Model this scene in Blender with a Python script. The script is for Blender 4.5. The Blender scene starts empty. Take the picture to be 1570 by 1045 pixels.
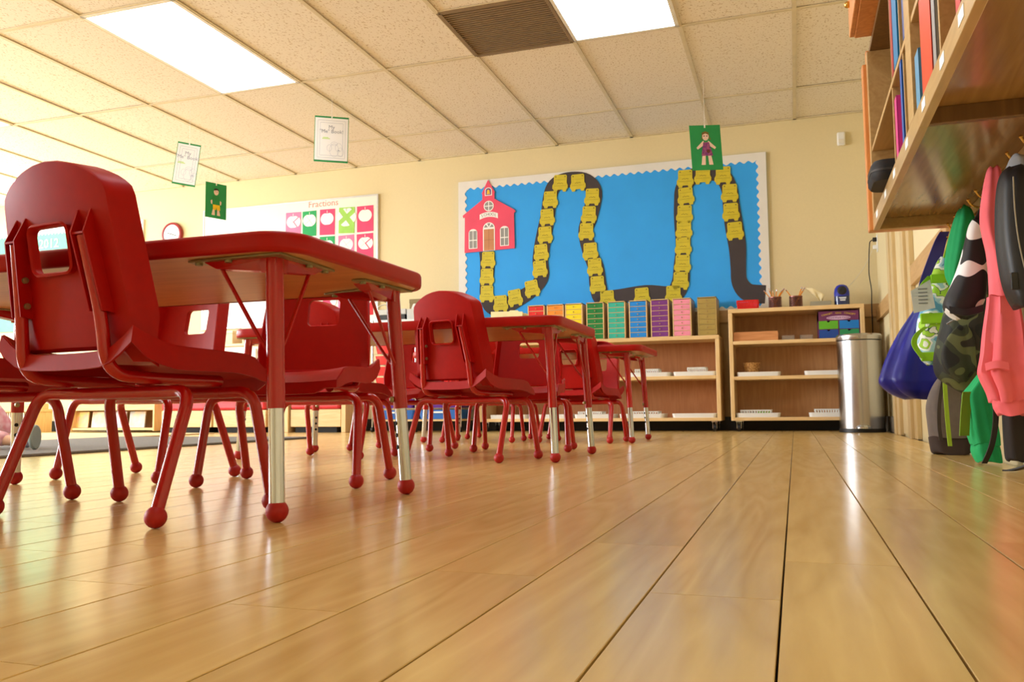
import bpy, bmesh, math, random
from mathutils import Vector, Matrix
random.seed(7)
SC = bpy.context.scene
COL = SC.collection
PI = math.pi
def lin(c):
    return tuple(((v/255)/12.92 if v/255 <= .04045 else ((v/255+.055)/1.055)**2.4) for v in c)

# ------------------------------------------------------------------ camera
f, yaw, pit, rol = 1316.49, .3225, .0799, -.0097
cy, sy, cp, sp = math.cos(yaw), math.sin(yaw), math.cos(pit), math.sin(pit)
fw = Vector((-sy*cp, cy*cp, sp)); rt = Vector((cy, sy, 0)); up = rt.cross(fw)
cr, sr = math.cos(rol), math.sin(rol)
r2 = cr*rt+sr*up; u2 = -sr*rt+cr*up
cd = bpy.data.cameras.new('camera'); cam = bpy.data.objects.new('camera', cd); COL.objects.link(cam)
m = Matrix((r2, u2, -fw)).transposed().to_4x4(); m.translation = Vector((0, 0, .1669)); cam.matrix_world = m
cd.sensor_fit = 'HORIZONTAL'; cd.sensor_width = 36; cd.lens = f/1570*36; cd.shift_x = (785-777)/1570; cd.clip_start = .02
SC.camera = cam
# ------------------------------------------------------------------ world, exposure, daylight
SC.view_settings.view_transform = 'Standard'; SC.view_settings.look = 'None'
SC.view_settings.gamma = 1; SC.view_settings.use_curve_mapping = False
SC.view_settings.exposure = 0.12
wd = bpy.data.worlds.new('sky'); SC.world = wd; wd.use_nodes = True
wd.node_tree.nodes['Background'].inputs[0].default_value = (.75, .85, 1, 1)
wd.node_tree.nodes['Background'].inputs[1].default_value = 1.5
def area(name, loc, rot, sx, sy_, power, color):
    l = bpy.data.lights.new(name, 'AREA'); l.shape = 'RECTANGLE'; l.size = sx; l.size_y = sy_; l.energy = power; l.color = color
    o = bpy.data.objects.new(name, l); COL.objects.link(o); o.location = loc; o.rotation_euler = rot; return o
# daylight through the left wall's windows (the panes lie outside the frame)
DAY = (.88, .94, 1.0)
area('daylight', (-8.28, 4.75, 1.45), (0, -PI/2, 0), 1.3, 2.5, 150, DAY)
area('daylight', (-8.28, 1.2, 1.45), (0, -PI/2, 0), 1.3, 2.5, 340, DAY)

# ------------------------------------------------------------------ materials
MATS = {}
def mat(name, c, rough=.5, metal=0., var=.06, scale=14., bump=0., emit=0., coat=0., spec=.5, alpha=1., trans=0., stretch=None, c2=None):
    if name in MATS: return MATS[name]
    M = bpy.data.materials.new(name); M.use_nodes = True; N = M.node_tree.nodes; L = M.node_tree.links
    B = N['Principled BSDF']; col = lin(c)
    tc = N.new('ShaderNodeTexCoord'); mp = N.new('ShaderNodeMapping'); nz = N.new('ShaderNodeTexNoise')
    if stretch: mp.inputs['Scale'].default_value = stretch
    nz.inputs['Scale'].default_value = scale; nz.inputs['Detail'].default_value = 4
    cr_ = N.new('ShaderNodeValToRGB'); cr_.color_ramp.elements[0].position = .3; cr_.color_ramp.elements[1].position = .7
    a = [max(0, v*(1-var)) for v in col]; b = [min(1, v*(1+var)) for v in col]
    if c2: a, b = col, lin(c2)
    cr_.color_ramp.elements[0].color = (*a, 1); cr_.color_ramp.elements[1].color = (*b, 1)
    L.new(tc.outputs['Object'], mp.inputs[0]); L.new(mp.outputs[0], nz.inputs['Vector']); L.new(nz.outputs['Fac'], cr_.inputs[0]); L.new(cr_.outputs[0], B.inputs['Base Color'])
    B.inputs['Roughness'].default_value = rough; B.inputs['Metallic'].default_value = metal
    B.inputs['Specular IOR Level'].default_value = spec; B.inputs['Coat Weight'].default_value = coat; B.inputs['Coat Roughness'].default_value = .12
    B.inputs['Alpha'].default_value = alpha; B.inputs['Transmission Weight'].default_value = trans
    if emit:
        B.inputs['Emission Color'].default_value = (*col, 1); B.inputs['Emission Strength'].default_value = emit
    if bump:
        bp = N.new('ShaderNodeBump'); bp.inputs['Strength'].default_value = bump; bp.inputs['Distance'].default_value = .002
        L.new(nz.outputs['Fac'], bp.inputs['Height']); L.new(bp.outputs[0], B.inputs['Normal'])
    MATS[name] = M; return M
def wood(name, c, c2, rough=.4, axis=0, coat=0., rnd=True, k=1., spec=.5):
    """stretched grain; every object gets its own offset and tone"""
    if name in MATS: return MATS[name]
    M = bpy.data.materials.new(name); M.use_nodes = True; N = M.node_tree.nodes; L = M.node_tree.links; B = N['Principled BSDF']
    tc = N.new('ShaderNodeTexCoord'); oi = N.new('ShaderNodeObjectInfo'); mp = N.new('ShaderNodeMapping')
    s = [9*k, 9*k, 9*k]; s[axis] = .9*k; mp.inputs['Scale'].default_value = s
    ml = N.new('ShaderNodeVectorMath'); ml.operation = 'SCALE'; ml.inputs[0].default_value = (37, 53, 71); L.new(oi.outputs['Random'], ml.inputs['Scale'])
    L.new(tc.outputs['Object'], mp.inputs['Vector'])
    ad = N.new('ShaderNodeVectorMath'); L.new(mp.outputs[0], ad.inputs[0]); L.new(ml.outputs[0], ad.inputs[1])
    n1 = N.new('ShaderNodeTexNoise'); n1.inputs['Scale'].default_value = 1.2; n1.inputs['Detail'].default_value = 3; n1.inputs['Distortion'].default_value = .6
    n2 = N.new('ShaderNodeTexNoise'); n2.inputs['Scale'].default_value = 9; n2.inputs['Detail'].default_value = 5
    L.new(ad.outputs[0], n1.inputs['Vector']); L.new(ad.outputs[0], n2.inputs['Vector'])
    mth = N.new('ShaderNodeMath'); mth.operation = 'MULTIPLY'; mth.inputs[1].default_value = 14; L.new(n1.outputs['Fac'], mth.inputs[0])
    fr = N.new('ShaderNodeMath'); fr.operation = 'PINGPONG'; fr.inputs[1].default_value = 1; L.new(mth.outputs[0], fr.inputs[0])
    mx = N.new('ShaderNodeMath'); mx.operation = 'MULTIPLY_ADD'; mx.inputs[1].default_value = .35; L.new(fr.outputs[0], mx.inputs[0]); 
    m2 = N.new('ShaderNodeMath'); m2.operation = 'MULTIPLY'; m2.inputs[1].default_value = .65; L.new(n2.outputs['Fac'], m2.inputs[0]); L.new(m2.outputs[0], mx.inputs[2])
    r = N.new('ShaderNodeValToRGB'); r.color_ramp.elements[0].position = .2; r.color_ramp.elements[1].position = .8
    r.color_ramp.elements[0].color = (*lin(c), 1); r.color_ramp.elements[1].color = (*lin(c2), 1); L.new(mx.outputs[0], r.inputs[0])
    hs = N.new('ShaderNodeHueSaturation'); L.new(r.outputs[0], hs.inputs['Color'])
    if rnd:
        mr = N.new('ShaderNodeMapRange'); mr.inputs['To Min'].default_value = .93; mr.inputs['To Max'].default_value = 1.06
        L.new(oi.outputs['Random'], mr.inputs['Value']); L.new(mr.outputs[0], hs.inputs['Value'])
    L.new(hs.outputs[0], B.inputs['Base Color'])
    B.inputs['Roughness'].default_value = rough; B.inputs['Coat Weight'].default_value = coat; B.inputs['Coat Roughness'].default_value = .1; B.inputs['Specular IOR Level'].default_value = spec
    bp = N.new('ShaderNodeBump'); bp.inputs['Strength'].default_value = .12; bp.inputs['Distance'].default_value = .0008; L.new(n2.outputs['Fac'], bp.inputs['Height']); L.new(bp.outputs[0], B.inputs['Normal'])
    MATS[name] = M; return M
def pattern(name, stops, scale=8, kind='noise', rough=.7, detail=2, interp='CONSTANT', off=(0, 0, 0)):
    if name in MATS: return MATS[name]
    M = bpy.data.materials.new(name); M.use_nodes = True; N = M.node_tree.nodes; L = M.node_tree.links; B = N['Principled BSDF']
    tc = N.new('ShaderNodeTexCoord')
    if kind == 'noise':
        n = N.new('ShaderNodeTexNoise'); n.inputs['Detail'].default_value = detail; out = n.outputs['Fac']
    else:
        n = N.new('ShaderNodeTexVoronoi'); out = n.outputs['Distance']
    n.inputs['Scale'].default_value = scale; mp = N.new('ShaderNodeMapping'); mp.inputs['Location'].default_value = off; L.new(tc.outputs['Object'], mp.inputs[0]); L.new(mp.outputs[0], n.inputs['Vector'])
    r = N.new('ShaderNodeValToRGB'); r.color_ramp.interpolation = interp; e = r.color_ramp.elements
    e[0].position = stops[0][0]; e[0].color = (*lin(stops[0][1]), 1); e[1].position = stops[1][0]; e[1].color = (*lin(stops[1][1]), 1)
    for p, c in stops[2:]:
        x = e.new(p); x.color = (*lin(c), 1)
    L.new(out, r.inputs[0]); L.new(r.outputs[0], B.inputs['Base Color']); B.inputs['Roughness'].default_value = rough
    MATS[name] = M; return M

RED = mat('red_plastic', (172, 10, 4), .45, var=.05, scale=60, bump=.06, spec=.22)
REDT = mat('red_painted_steel', (182, 10, 5), .25, var=.04, coat=.3)
REDR = mat('red_rubber_glide', (176, 16, 12), .5, bump=.05)
REDE = mat('red_edge_band', (172, 12, 6), .4, bump=.04, spec=.25)
CHR = mat('chrome', (204, 210, 220), .12, 1., var=.03)
STEEL = mat('brushed_steel', (190, 190, 192), .24, 1., var=.05, stretch=(60, 60, 1))
GALV = mat('galvanised_plate', (165, 160, 125), .4, .8)
BLK = mat('black_plastic', (22, 21, 22), .45)
DARK = mat('dark_hole', (14, 12, 12), .8)
WHT = mat('white_plastic', (238, 238, 234), .35, var=.02)
PAPER = mat('white_paper', (244, 244, 242), .8, var=.015)
MAPLE = wood('maple_board', (222, 184, 126), (238, 206, 152), .35, 0)
MAPLEZ = wood('maple_upright', (222, 184, 126), (238, 206, 152), .35, 2)
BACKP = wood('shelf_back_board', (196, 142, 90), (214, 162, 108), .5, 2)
UNDER = wood('table_laminate', (190, 132, 78), (212, 156, 98), .3, 0)
ORW = wood('orange_wood', (204, 128, 66), (224, 152, 88), .35, 2)
TANW = wood('tan_wood', (186, 150, 96), (204, 170, 116), .3, 1)
DKW = wood('shiny_brown_board', (146, 106, 56), (166, 124, 70), .24, 1, coat=.25)
BRS = mat('brass', (214, 176, 96), .25, 1.)
WALL = mat('cream_wall_paint', (224, 208, 164), .75, var=.015, scale=90, bump=.08)
def M_(n, c, r=.5, **k): return mat(n, c, r, **k)

# ------------------------------------------------------------------ mesh helpers
class MB:
    def __init__(s): s.v = []; s.f = []; s.m = []
    def add(s, vs, fs, mi=0, T=None):
        b = len(s.v)
        s.v += [tuple(T @ Vector(p)) if T else tuple(p) for p in vs]
        s.f += [tuple(b+i for i in q) for q in fs]; s.m += [mi]*len(fs); return s
    def box(s, lo, hi, mi=0, T=None):
        x0, y0, z0 = lo; x1, y1, z1 = hi
        return s.add([(x0, y0, z0), (x1, y0, z0), (x1, y1, z0), (x0, y1, z0), (x0, y0, z1), (x1, y0, z1), (x1, y1, z1), (x0, y1, z1)],
                     [(0, 3, 2, 1), (4, 5, 6, 7), (0, 1, 5, 4), (1, 2, 6, 5), (2, 3, 7, 6), (3, 0, 4, 7)], mi, T)
    def tube(s, pts, r, n=12, mi=0, fil=0., seg=6, T=None):
        P = [Vector(p) for p in pts]
        if fil:
            Q = [P[0]]
            for i in range(1, len(P)-1):
                a, b = P[i-1]-P[i], P[i+1]-P[i]; d = min(fil, a.length*.49, b.length*.49); A = P[i]+a.normalized()*d; B = P[i]+b.normalized()*d
                for k in range(seg+1):
                    t = k/seg; Q.append((1-t)**2*A+2*t*(1-t)*P[i]+t*t*B)
            P = Q+[P[-1]]
        rs = r if isinstance(r, (list, tuple)) else [r]*len(P)
        if len(rs) != len(P): rs = [rs[0]+(rs[-1]-rs[0])*i/(len(P)-1) for i in range(len(P))]
        vs = []; nrm = None
        for i, p in enumerate(P):
            t = (P[min(i+1, len(P)-1)]-P[max(i-1, 0)]).normalized()
            if nrm is None: nrm = t.orthogonal().normalized()
            else: nrm = (nrm-t*nrm.dot(t)).normalized()
            bn = t.cross(nrm)
            vs += [p+rs[i]*(math.cos(2*PI*k/n)*nrm+math.sin(2*PI*k/n)*bn) for k in range(n)]
        fs = [(i*n+k, i*n+(k+1) % n, (i+1)*n+(k+1) % n, (i+1)*n+k) for i in range(len(P)-1) for k in range(n)]
        fs += [tuple(range(n-1, -1, -1)), tuple((len(P)-1)*n+k for k in range(n))]
        return s.add(vs, fs, mi, T)
    def lathe(s, prof, n=24, c=(0, 0, 0), mi=0, T=None, sx=1, sy=1):
        vs = [(c[0]+r*sx*math.cos(2*PI*k/n), c[1]+r*sy*math.sin(2*PI*k/n), c[2]+z) for r, z in prof for k in range(n)]
        fs = [(i*n+k, i*n+(k+1) % n, (i+1)*n+(k+1) % n, (i+1)*n+k) for i in range(len(prof)-1) for k in range(n)]
        fs += [tuple(range(n-1, -1, -1)), tuple((len(prof)-1)*n+k for k in range(n))]
        return s.add(vs, fs, mi, T)
    def ball(s, c, r, n=14, mi=0):
        return s.lathe([(max(1e-4, r*math.sin(PI*i/10)), -r*math.cos(PI*i/10)) for i in range(11)], n, c, mi)
    def prism(s, poly, d0, d1, axis='y', mi=0, T=None):
        """a 2D outline pushed along one axis; (a,b) -> xz for y, yz for x, xy for z"""
        def P(a, b, d): return {'y': (a, d, b), 'x': (d, a, b), 'z': (a, b, d)}[axis]
        n = len(poly); vs = [P(a, b, d0) for a, b in poly]+[P(a, b, d1) for a, b in poly]
        return s.add(vs, [tuple(range(n)), tuple(range(2*n-1, n-1, -1))]+[(k, (k+1) % n, n+(k+1) % n, n+k) for k in range(n)], mi, T)
    def loft(s, rings, caps=True, mi=0):
        n = len(rings[0]); vs = [p for r in rings for p in r]
        fs = [(i*n+k, i*n+(k+1) % n, (i+1)*n+(k+1) % n, (i+1)*n+k) for i in range(len(rings)-1) for k in range(n)]
        if caps: fs += [tuple(range(n-1, -1, -1)), tuple((len(rings)-1)*n+k for k in range(n))]
        return s.add(vs, fs, mi)
    def mesh(s, name, mats, smooth=False, ang=40):
        me = bpy.data.meshes.new(name); me.from_pydata(s.v, [], s.f)
        for m_ in (mats if isinstance(mats, (list, tuple)) else [mats]): me.materials.append(m_)
        me.polygons.foreach_set('material_index', s.m)
        bm = bmesh.new(); bm.from_mesh(me); bmesh.ops.recalc_face_normals(bm, faces=bm.faces); bm.to_mesh(me); bm.free()
        if smooth:
            me.polygons.foreach_set('use_smooth', [True]*len(me.polygons)); me.set_sharp_from_angle(angle=math.radians(ang))
        return me
    def build(s, name, mats, parent=None, smooth=False, bevel=0., loc=None, solid=0., sub=0, ang=40):
        return link(name, s.mesh(name, mats, smooth, ang), parent, bevel, loc, solid, sub)
def link(name, me, parent=None, bevel=0., loc=None, solid=0., sub=0):
    o = bpy.data.objects.new(name, me); COL.objects.link(o)
    if parent: o.parent = parent
    if loc: o.location = loc
    if solid:
        k = o.modifiers.new('thickness', 'SOLIDIFY'); k.thickness = solid; k.offset = 0
        if solid > .003:
            k = o.modifiers.new('crease', 'EDGE_SPLIT'); k.split_angle = math.radians(42)
    if bevel:
        k = o.modifiers.new('edge', 'BEVEL'); k.width = bevel; k.segments = 2; k.limit_method = 'ANGLE'; k.angle_limit = .6
    if sub:
        k = o.modifiers.new('smooth', 'SUBSURF'); k.levels = sub; k.render_levels = sub
    return o
def tag(o, label, cat, group=None):
    o['label'] = label; o['category'] = cat
    if group: o['group'] = group
    return o
def thing(name, label, cat, loc=(0, 0, 0), rz=0., group=None):
    o = bpy.data.objects.new(name, None); COL.objects.link(o); o.location = loc; o.rotation_euler = (0, 0, rz); o.empty_display_size = .05
    return tag(o, label, cat, group)
def struct(o): o['kind'] = 'structure'; return o
def sroot(name):
    o = bpy.data.objects.new(name, None); COL.objects.link(o); o.empty_display_size = .05; o['kind'] = 'structure'; return o
KIDS = {}
def dup(root, label=None, group=None, loc=None, rz=None):
    kids = [c for c in bpy.data.objects if c.parent == root] if root.name not in KIDS else KIDS[root.name]
    KIDS[root.name] = kids
    r = root.copy(); COL.objects.link(r)
    if loc is not None: r.location = loc
    if rz is not None: r.rotation_euler = (0, 0, rz)
    if label: r['label'] = label
    if group: r['group'] = group
    for c in kids:
        g = [x for x in bpy.data.objects if x.parent == c] if ('k', c.name) not in KIDS else KIDS[('k', c.name)]
        KIDS[('k', c.name)] = g
        d = c.copy(); COL.objects.link(d); d.parent = r
        for x in g:
            e = x.copy(); COL.objects.link(e); e.parent = d
    return r
def text(name, s, size, m_, parent, M, extrude=.0006, align='CENTER'):
    cu = bpy.data.curves.new(name, 'FONT'); cu.body = s; cu.size = size; cu.align_x = align; cu.align_y = 'CENTER'; cu.extrude = extrude; cu.resolution_u = 2
    t = bpy.data.objects.new('t', cu); COL.objects.link(t)
    bpy.context.view_layer.update()
    me = bpy.data.meshes.new_from_object(t.evaluated_get(bpy.context.evaluated_depsgraph_get())); bpy.data.objects.remove(t); bpy.data.curves.remove(cu)
    me.transform(M); me.materials.clear(); me.materials.append(m_)
    return link(name, me, parent)
FRONT = Matrix.Rotation(PI/2, 4, 'X')          # text facing the -Y side
def at(x, y, z, rot=FRONT): return Matrix.Translation((x, y, z)) @ rot
def catmull(P, n=6):
    P = [Vector(p) for p in P]; o = []
    for i in range(len(P)-1):
        a, b, c, d = P[max(i-1, 0)], P[i], P[i+1], P[min(i+2, len(P)-1)]
        for k in range(n):
            t = k/n; o.append(.5*((2*b)+(c-a)*t+(2*a-5*b+4*c-d)*t*t+(3*b-a-3*c+d)*t**3))
    return o+[P[-1]]
def rrect(x0, y0, x1, y1, r, n=6):
    o = []
    for cx, cy_, a in ((x1-r, y1-r, 0), (x0+r, y1-r, 90), (x0+r, y0+r, 180), (x1-r, y0+r, 270)):
        o += [(cx+r*math.cos(math.radians(a+90*k/n)), cy_+r*math.sin(math.radians(a+90*k/n))) for k in range(n+1)]
    return o

# ------------------------------------------------------------------ room
D, HC, XR, XL, YB = 6.616, 2.3064, .59, -8.2, -3.0
# floor: single planks over a dark underlay
floor = MB().box((XL, YB, -.06), (XR, D, -.009)).build('floor', mat('dark_underlay', (34, 31, 28), .9)); struct(floor)
PW, PX, PL = .1161, -.0161, 1.2
PLANK = wood('maple_floor_plank', (206, 170, 102), (226, 194, 126), .2, 1, coat=.0, k=.75, spec=.5)
def plank_mb(l, mb=None, off=(0, 0)):
    mb = mb or MB(); w, c = PW-.0019, .0006; ox, oy = off
    lo = [(0, 0), (w, 0), (w, l-.0007), (0, l-.0007)]
    vs = [(x+ox, y+oy, -.009) for x, y in lo]+[(x+ox, y+oy, -c) for x, y in lo]
    vs += [(ox+min(max(x, c), w-c), oy+min(max(y, c*.5), l-.0007-c*.5), 0) for x, y in lo]
    return mb.add(vs, [(0, 3, 2, 1)]+[(a+k, a+(k+1) % 4, a+4+(k+1) % 4, a+4+k) for a in (0, 4) for k in range(4)]+[(8, 9, 10, 11)])
JOINT = {0: .996, -4: .651, -5: .458, -7: .903, -3: .843, -2: 1.07, 1: .35, 2: 1.2}
pme = plank_mb(PL).mesh('plank', PLANK); cand = []; rest = MB()
ci = cam.matrix_world.inverted()
for k in range(int((XL-PX)/PW)-1, 6):
    x = PX+k*PW
    if x+PW > XR+.02 or x < XL: continue
    j = JOINT.get(k, random.random()*PL); y = j-PL*5
    while y < D:
        q = ci @ Vector((x+PW/2, y+PL/2, 0)); q2 = ci @ Vector((x+PW/2, min(y+PL, D), 0))
        vis = y > -PL and (abs((q.x)/max(-q.z, .1)) < .72 or abs(q2.x/max(-q2.z, .1)) < .68) and q2.z < 0
        full = y+PL <= D
        cand.append((0 if vis else 1, -q.z if vis else 99, x, y)); y += PL
cand.sort()
for i, (a, b, x, y) in enumerate(cand):
    l = min(PL, D-y)
    if y+PL < YB: continue
    if a == 0 and i < 300:
        o = link('plank', pme if l == PL else plank_mb(l).mesh('plank', PLANK), floor); o.location = (x, y, 0)
    else: plank_mb(l, rest, (x, y))
o = rest.build('far_planks', PLANK, floor); o['kind'] = 'stuff'
struct(MB().box((XL-.2, YB-.1, -.2), (XR+.2, D+.2, -.07)).build('floor_slab', DARK))

# walls
WAIN = mat('tan_lower_wall', (196, 160, 104), .7, var=.02)
wb = sroot('wall_back')
MB().box((XL-.1, D, -.06), (XR+.1, D+.1, HC+.1)).build('wall_panel', WALL, wb)
MB().box((-2.4, D-.012, .1), (XR, D, .80)).build('lower_panel', WAIN, wb)
struct(MB().box((-2.4, D-.028, .80), (XR, D-.012, .895)).build('trim_1', wood('chair_rail_wood', (176, 136, 82), (192, 152, 96), .5, 0), None, bevel=.004))
struct(MB().box((XL, D-.012, 0), (XR, D, .1)).build('baseboard_back', mat('black_vinyl_base', (26, 24, 24), .5), None, bevel=.003))
wr = sroot('wall_right')
MB().box((XR, YB, -.06), (XR+.1, D, HC+.1)).build('wall_panel', WALL, wr)
struct(MB().box((XR-.012, 5.76, 0), (XR, D-.012, .1)).build('baseboard_right', mat('grey_vinyl_base', (120, 110, 96), .6), None, bevel=.003))
TRM = mat('beige_trim', (206, 180, 130), .5, var=.03)
RAILW = wood('tan_rail', (190, 150, 96), (204, 166, 112), .5, 1)
for i, (y0, y1, z0, z1) in enumerate(((5.74, D-.028, .765, .865), (3.6, 4.68, .765, .865))):
    struct(MB().box((XR-.022, y0, z0), (XR, y1, z1)).build('trim_%d' % (i+2), RAILW, None, bevel=.003))
dr = sroot('door_1')
for y0, y1, p in ((5.60, 5.74, .022), (5.50, 5.60, .036), (5.38, 5.50, .028), (4.86, 4.98, .03), (4.78, 4.86, .04), (4.68, 4.78, .024)):
    MB().box((XR-p, y0, 0), (XR, y1, 1.9)).build('casing', TRM, dr, bevel=.003)
MB().box((XR-.008, 4.98, .01), (XR, 5.38, 1.88)).build('door_leaf', mat('pale_door_paint', (222, 202, 156), .5), dr)
wl_ = sroot('wall_left')                       # two window openings, all outside the frame
ys = [YB, -.05, 2.45, 3.5, 6.0, D]
for i in range(0, 6, 2):
    MB().box((XL-.1, ys[i], -.06), (XL, ys[i+1], HC+.1)).build('wall_panel', WALL, wl_)
for i in range(1, 5, 2):
    MB().box((XL-.1, ys[i], -.06), (XL, ys[i+1], .8)).build('wall_panel', WALL, wl_)
    MB().box((XL-.1, ys[i], 2.1), (XL, ys[i+1], HC+.1)).build('wall_panel', WALL, wl_)
wn = sroot('wall_front'); MB().box((XL-.1, YB-.1, -.06), (XR+.1, YB, HC+.1)).build('wall_panel', WALL, wn)

# ceiling: lay-in tiles on a grid
ceil = sroot('ceiling'); TX, X0, TY, Y0 = .6096, .068, 1.2192, 4.7376
MB().box((XL-.1, YB-.1, HC+.06), (XR+.1, D+.1, HC+.12)).build('light_block_slab', DARK, ceil)  # plain unseen slab, added above the tiles to block light through their gaps
def tile_mat():
    M = bpy.data.materials.new('mineral_fibre_tile'); M.use_nodes = True; N = M.node_tree.nodes; L = M.node_tree.links; B = N['Principled BSDF']
    tc = N.new('ShaderNodeTexCoord'); oi = N.new('ShaderNodeObjectInfo'); ad = N.new('ShaderNodeVectorMath'); ad.operation = 'ADD'
    ml = N.new('ShaderNodeVectorMath'); ml.operation = 'SCALE'; ml.inputs[0].default_value = (9, 7, 5); L.new(oi.outputs['Random'], ml.inputs['Scale'])
    L.new(tc.outputs['Object'], ad.inputs[0]); L.new(ml.outputs[0], ad.inputs[1])
    mp = N.new('ShaderNodeMapping'); mp.inputs['Scale'].default_value = (1.8, 1, 1); L.new(ad.outputs[0], mp.inputs[0])
    n = N.new('ShaderNodeTexNoise'); n.inputs['Scale'].default_value = 62; n.inputs['Detail'].default_value = 2; L.new(mp.outputs[0], n.inputs['Vector'])
    r = N.new('ShaderNodeValToRGB'); e = r.color_ramp.elements; e[0].position = .33; e[0].color = (*lin((206, 188, 160)), 1); e[1].position = .42; e[1].color = (*lin((238, 228, 212)), 1)
    L.new(n.outputs['Fac'], r.inputs[0]); L.new(r.outputs[0], B.inputs['Base Color']); B.inputs['Roughness'].default_value = .95
    bp = N.new('ShaderNodeBump'); bp.inputs['Strength'].default_value = .5; bp.inputs['Distance'].default_value = .003; L.new(r.outputs[0], bp.inputs['Height']); L.new(bp.outputs[0], B.inputs['Normal'])
    return M
TILE = tile_mat(); BAR = mat('grid_bar_paint', (216, 202, 170), .5)
FIX = {(-6, 3.5184), (-2, 3.5184), (-10, 3.5184), (-6, 1.08), (-2, 1.08), (-10, 1.08), (-12, 4.7376)}
yl = [Y0+TY*i for i in range(-6, 2)]+[D]
tm = {}
for k in range(-14, 1):
    x0 = X0+k*TX; x1 = min(x0+TX, XR); x0 = max(x0, XL)
    for j in range(len(yl)-1):
        y0, y1 = max(yl[j], YB), yl[j+1]
        if any(kk == k and abs(yy-yl[j]) < .05 for kk, yy in FIX): continue
        if k == -3 and abs(yl[j]-3.5184) < .05: y1 = 4.128
        if y1 < -1: continue
        key = (round(x1-x0, 3), round(y1-y0, 3))
        if key not in tm: tm[key] = MB().box((0, 0, 0), (key[0]-.002, key[1]-.002, .012)).mesh('ceiling_tile', TILE)
        o = link('ceiling_tile', tm[key], ceil); o.location = (x0+.001, y0+.001, HC+random.uniform(.001, .004))
for k in range(-13, 1):
    x = X0+k*TX; MB().box((x-.012, YB, HC-.006), (x+.012, D, HC)).build('grid_bar', BAR, ceil)
for y in yl[1:-1]+[4.128]:
    if y == 4.128: MB().box((X0-3*TX, y-.011, HC-.005), (X0-2*TX, y+.011, HC)).build('grid_bar', BAR, ceil)
    else: MB().box((XL, y-.012, HC-.005), (XR, y+.012, HC)).build('grid_bar', BAR, ceil)
for nm, lo, hi in (('wall_angle', (XL, D-.022, HC-.006), (XR, D, HC+.001)), ('wall_angle', (XR-.022, YB, HC-.006), (XR, D, HC+.001))):
    MB().box(lo, hi).build(nm, BAR, ceil)
# light fittings
LAMP = mat('lit_diffuser', (234, 244, 255), .5, var=0, emit=6.6)
LB = {(-6, 3.5184): 'long lit fluorescent ceiling panel above the red tables', (-2, 3.5184): 'lit fluorescent ceiling panel beside the brown square ceiling grille',
      (-10, 3.5184): 'lit ceiling panel mostly out of view, its corner above the big red chair', (-12, 4.7376): 'lit ceiling panel just over the big red chair back at the far left',
      (-6, 1.08): 'lit ceiling panel second back from the far wall over the tables', (-2, 1.08): 'lit ceiling panel above the camera spot', (-10, 1.08): 'lit ceiling panel at the window side, middle row'}
fx0 = None
for (k, y), lb in LB.items():
    p = (X0+k*TX+TX/2, y+TY/2, HC)
    if fx0 is None:
        fx0 = thing('ceiling_light', lb, 'ceiling light', p, 0, 'fluorescent panels in the ceiling grid')
        w, h = TX/2-.002, TY/2-.002; b = MB()
        b.box((-w, -h, -.008), (w, -h+.022, .05)).box((-w, h-.022, -.008), (w, h, .05)).box((-w, -h, -.008), (-w+.022, h, .05)).box((w-.022, -h, -.008), (w, h, .05)).box((-w, -h, .05), (w, h, .058))
        b.build('light_frame', mat('white_light_frame', (236, 232, 220), .5), fx0)
        MB().box((-w+.022, -h+.022, -.004), (w-.022, h-.022, .004)).build('diffuser', LAMP, fx0)
    else: dup(fx0, lb, None, p)
t = thing('ceiling_vent', 'brown square ceiling grille beside the bright light panel', 'vent', (X0-2.5*TX, 4.433, HC))
GR = mat('brown_grille', (138, 116, 84), .6)
b = MB(); w = .298
for a in (-1, 1): b.box((-w, a*w-.012, -.008), (w, a*w+.012, .01)).box((a*w-.012, -w, -.008), (a*w+.012, w, .01))
b.build('vent_frame', GR, t); MB().box((-w, -w, .004), (w, w, .012)).build('vent_screen', GR, t)
b = MB()
for i in range(24): b.box((-w+.01, -w+.02+i*.024, -.004), (w-.01, -w+.03+i*.024, .004))
b.build('slats', GR, t)['kind'] = 'stuff'

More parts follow.
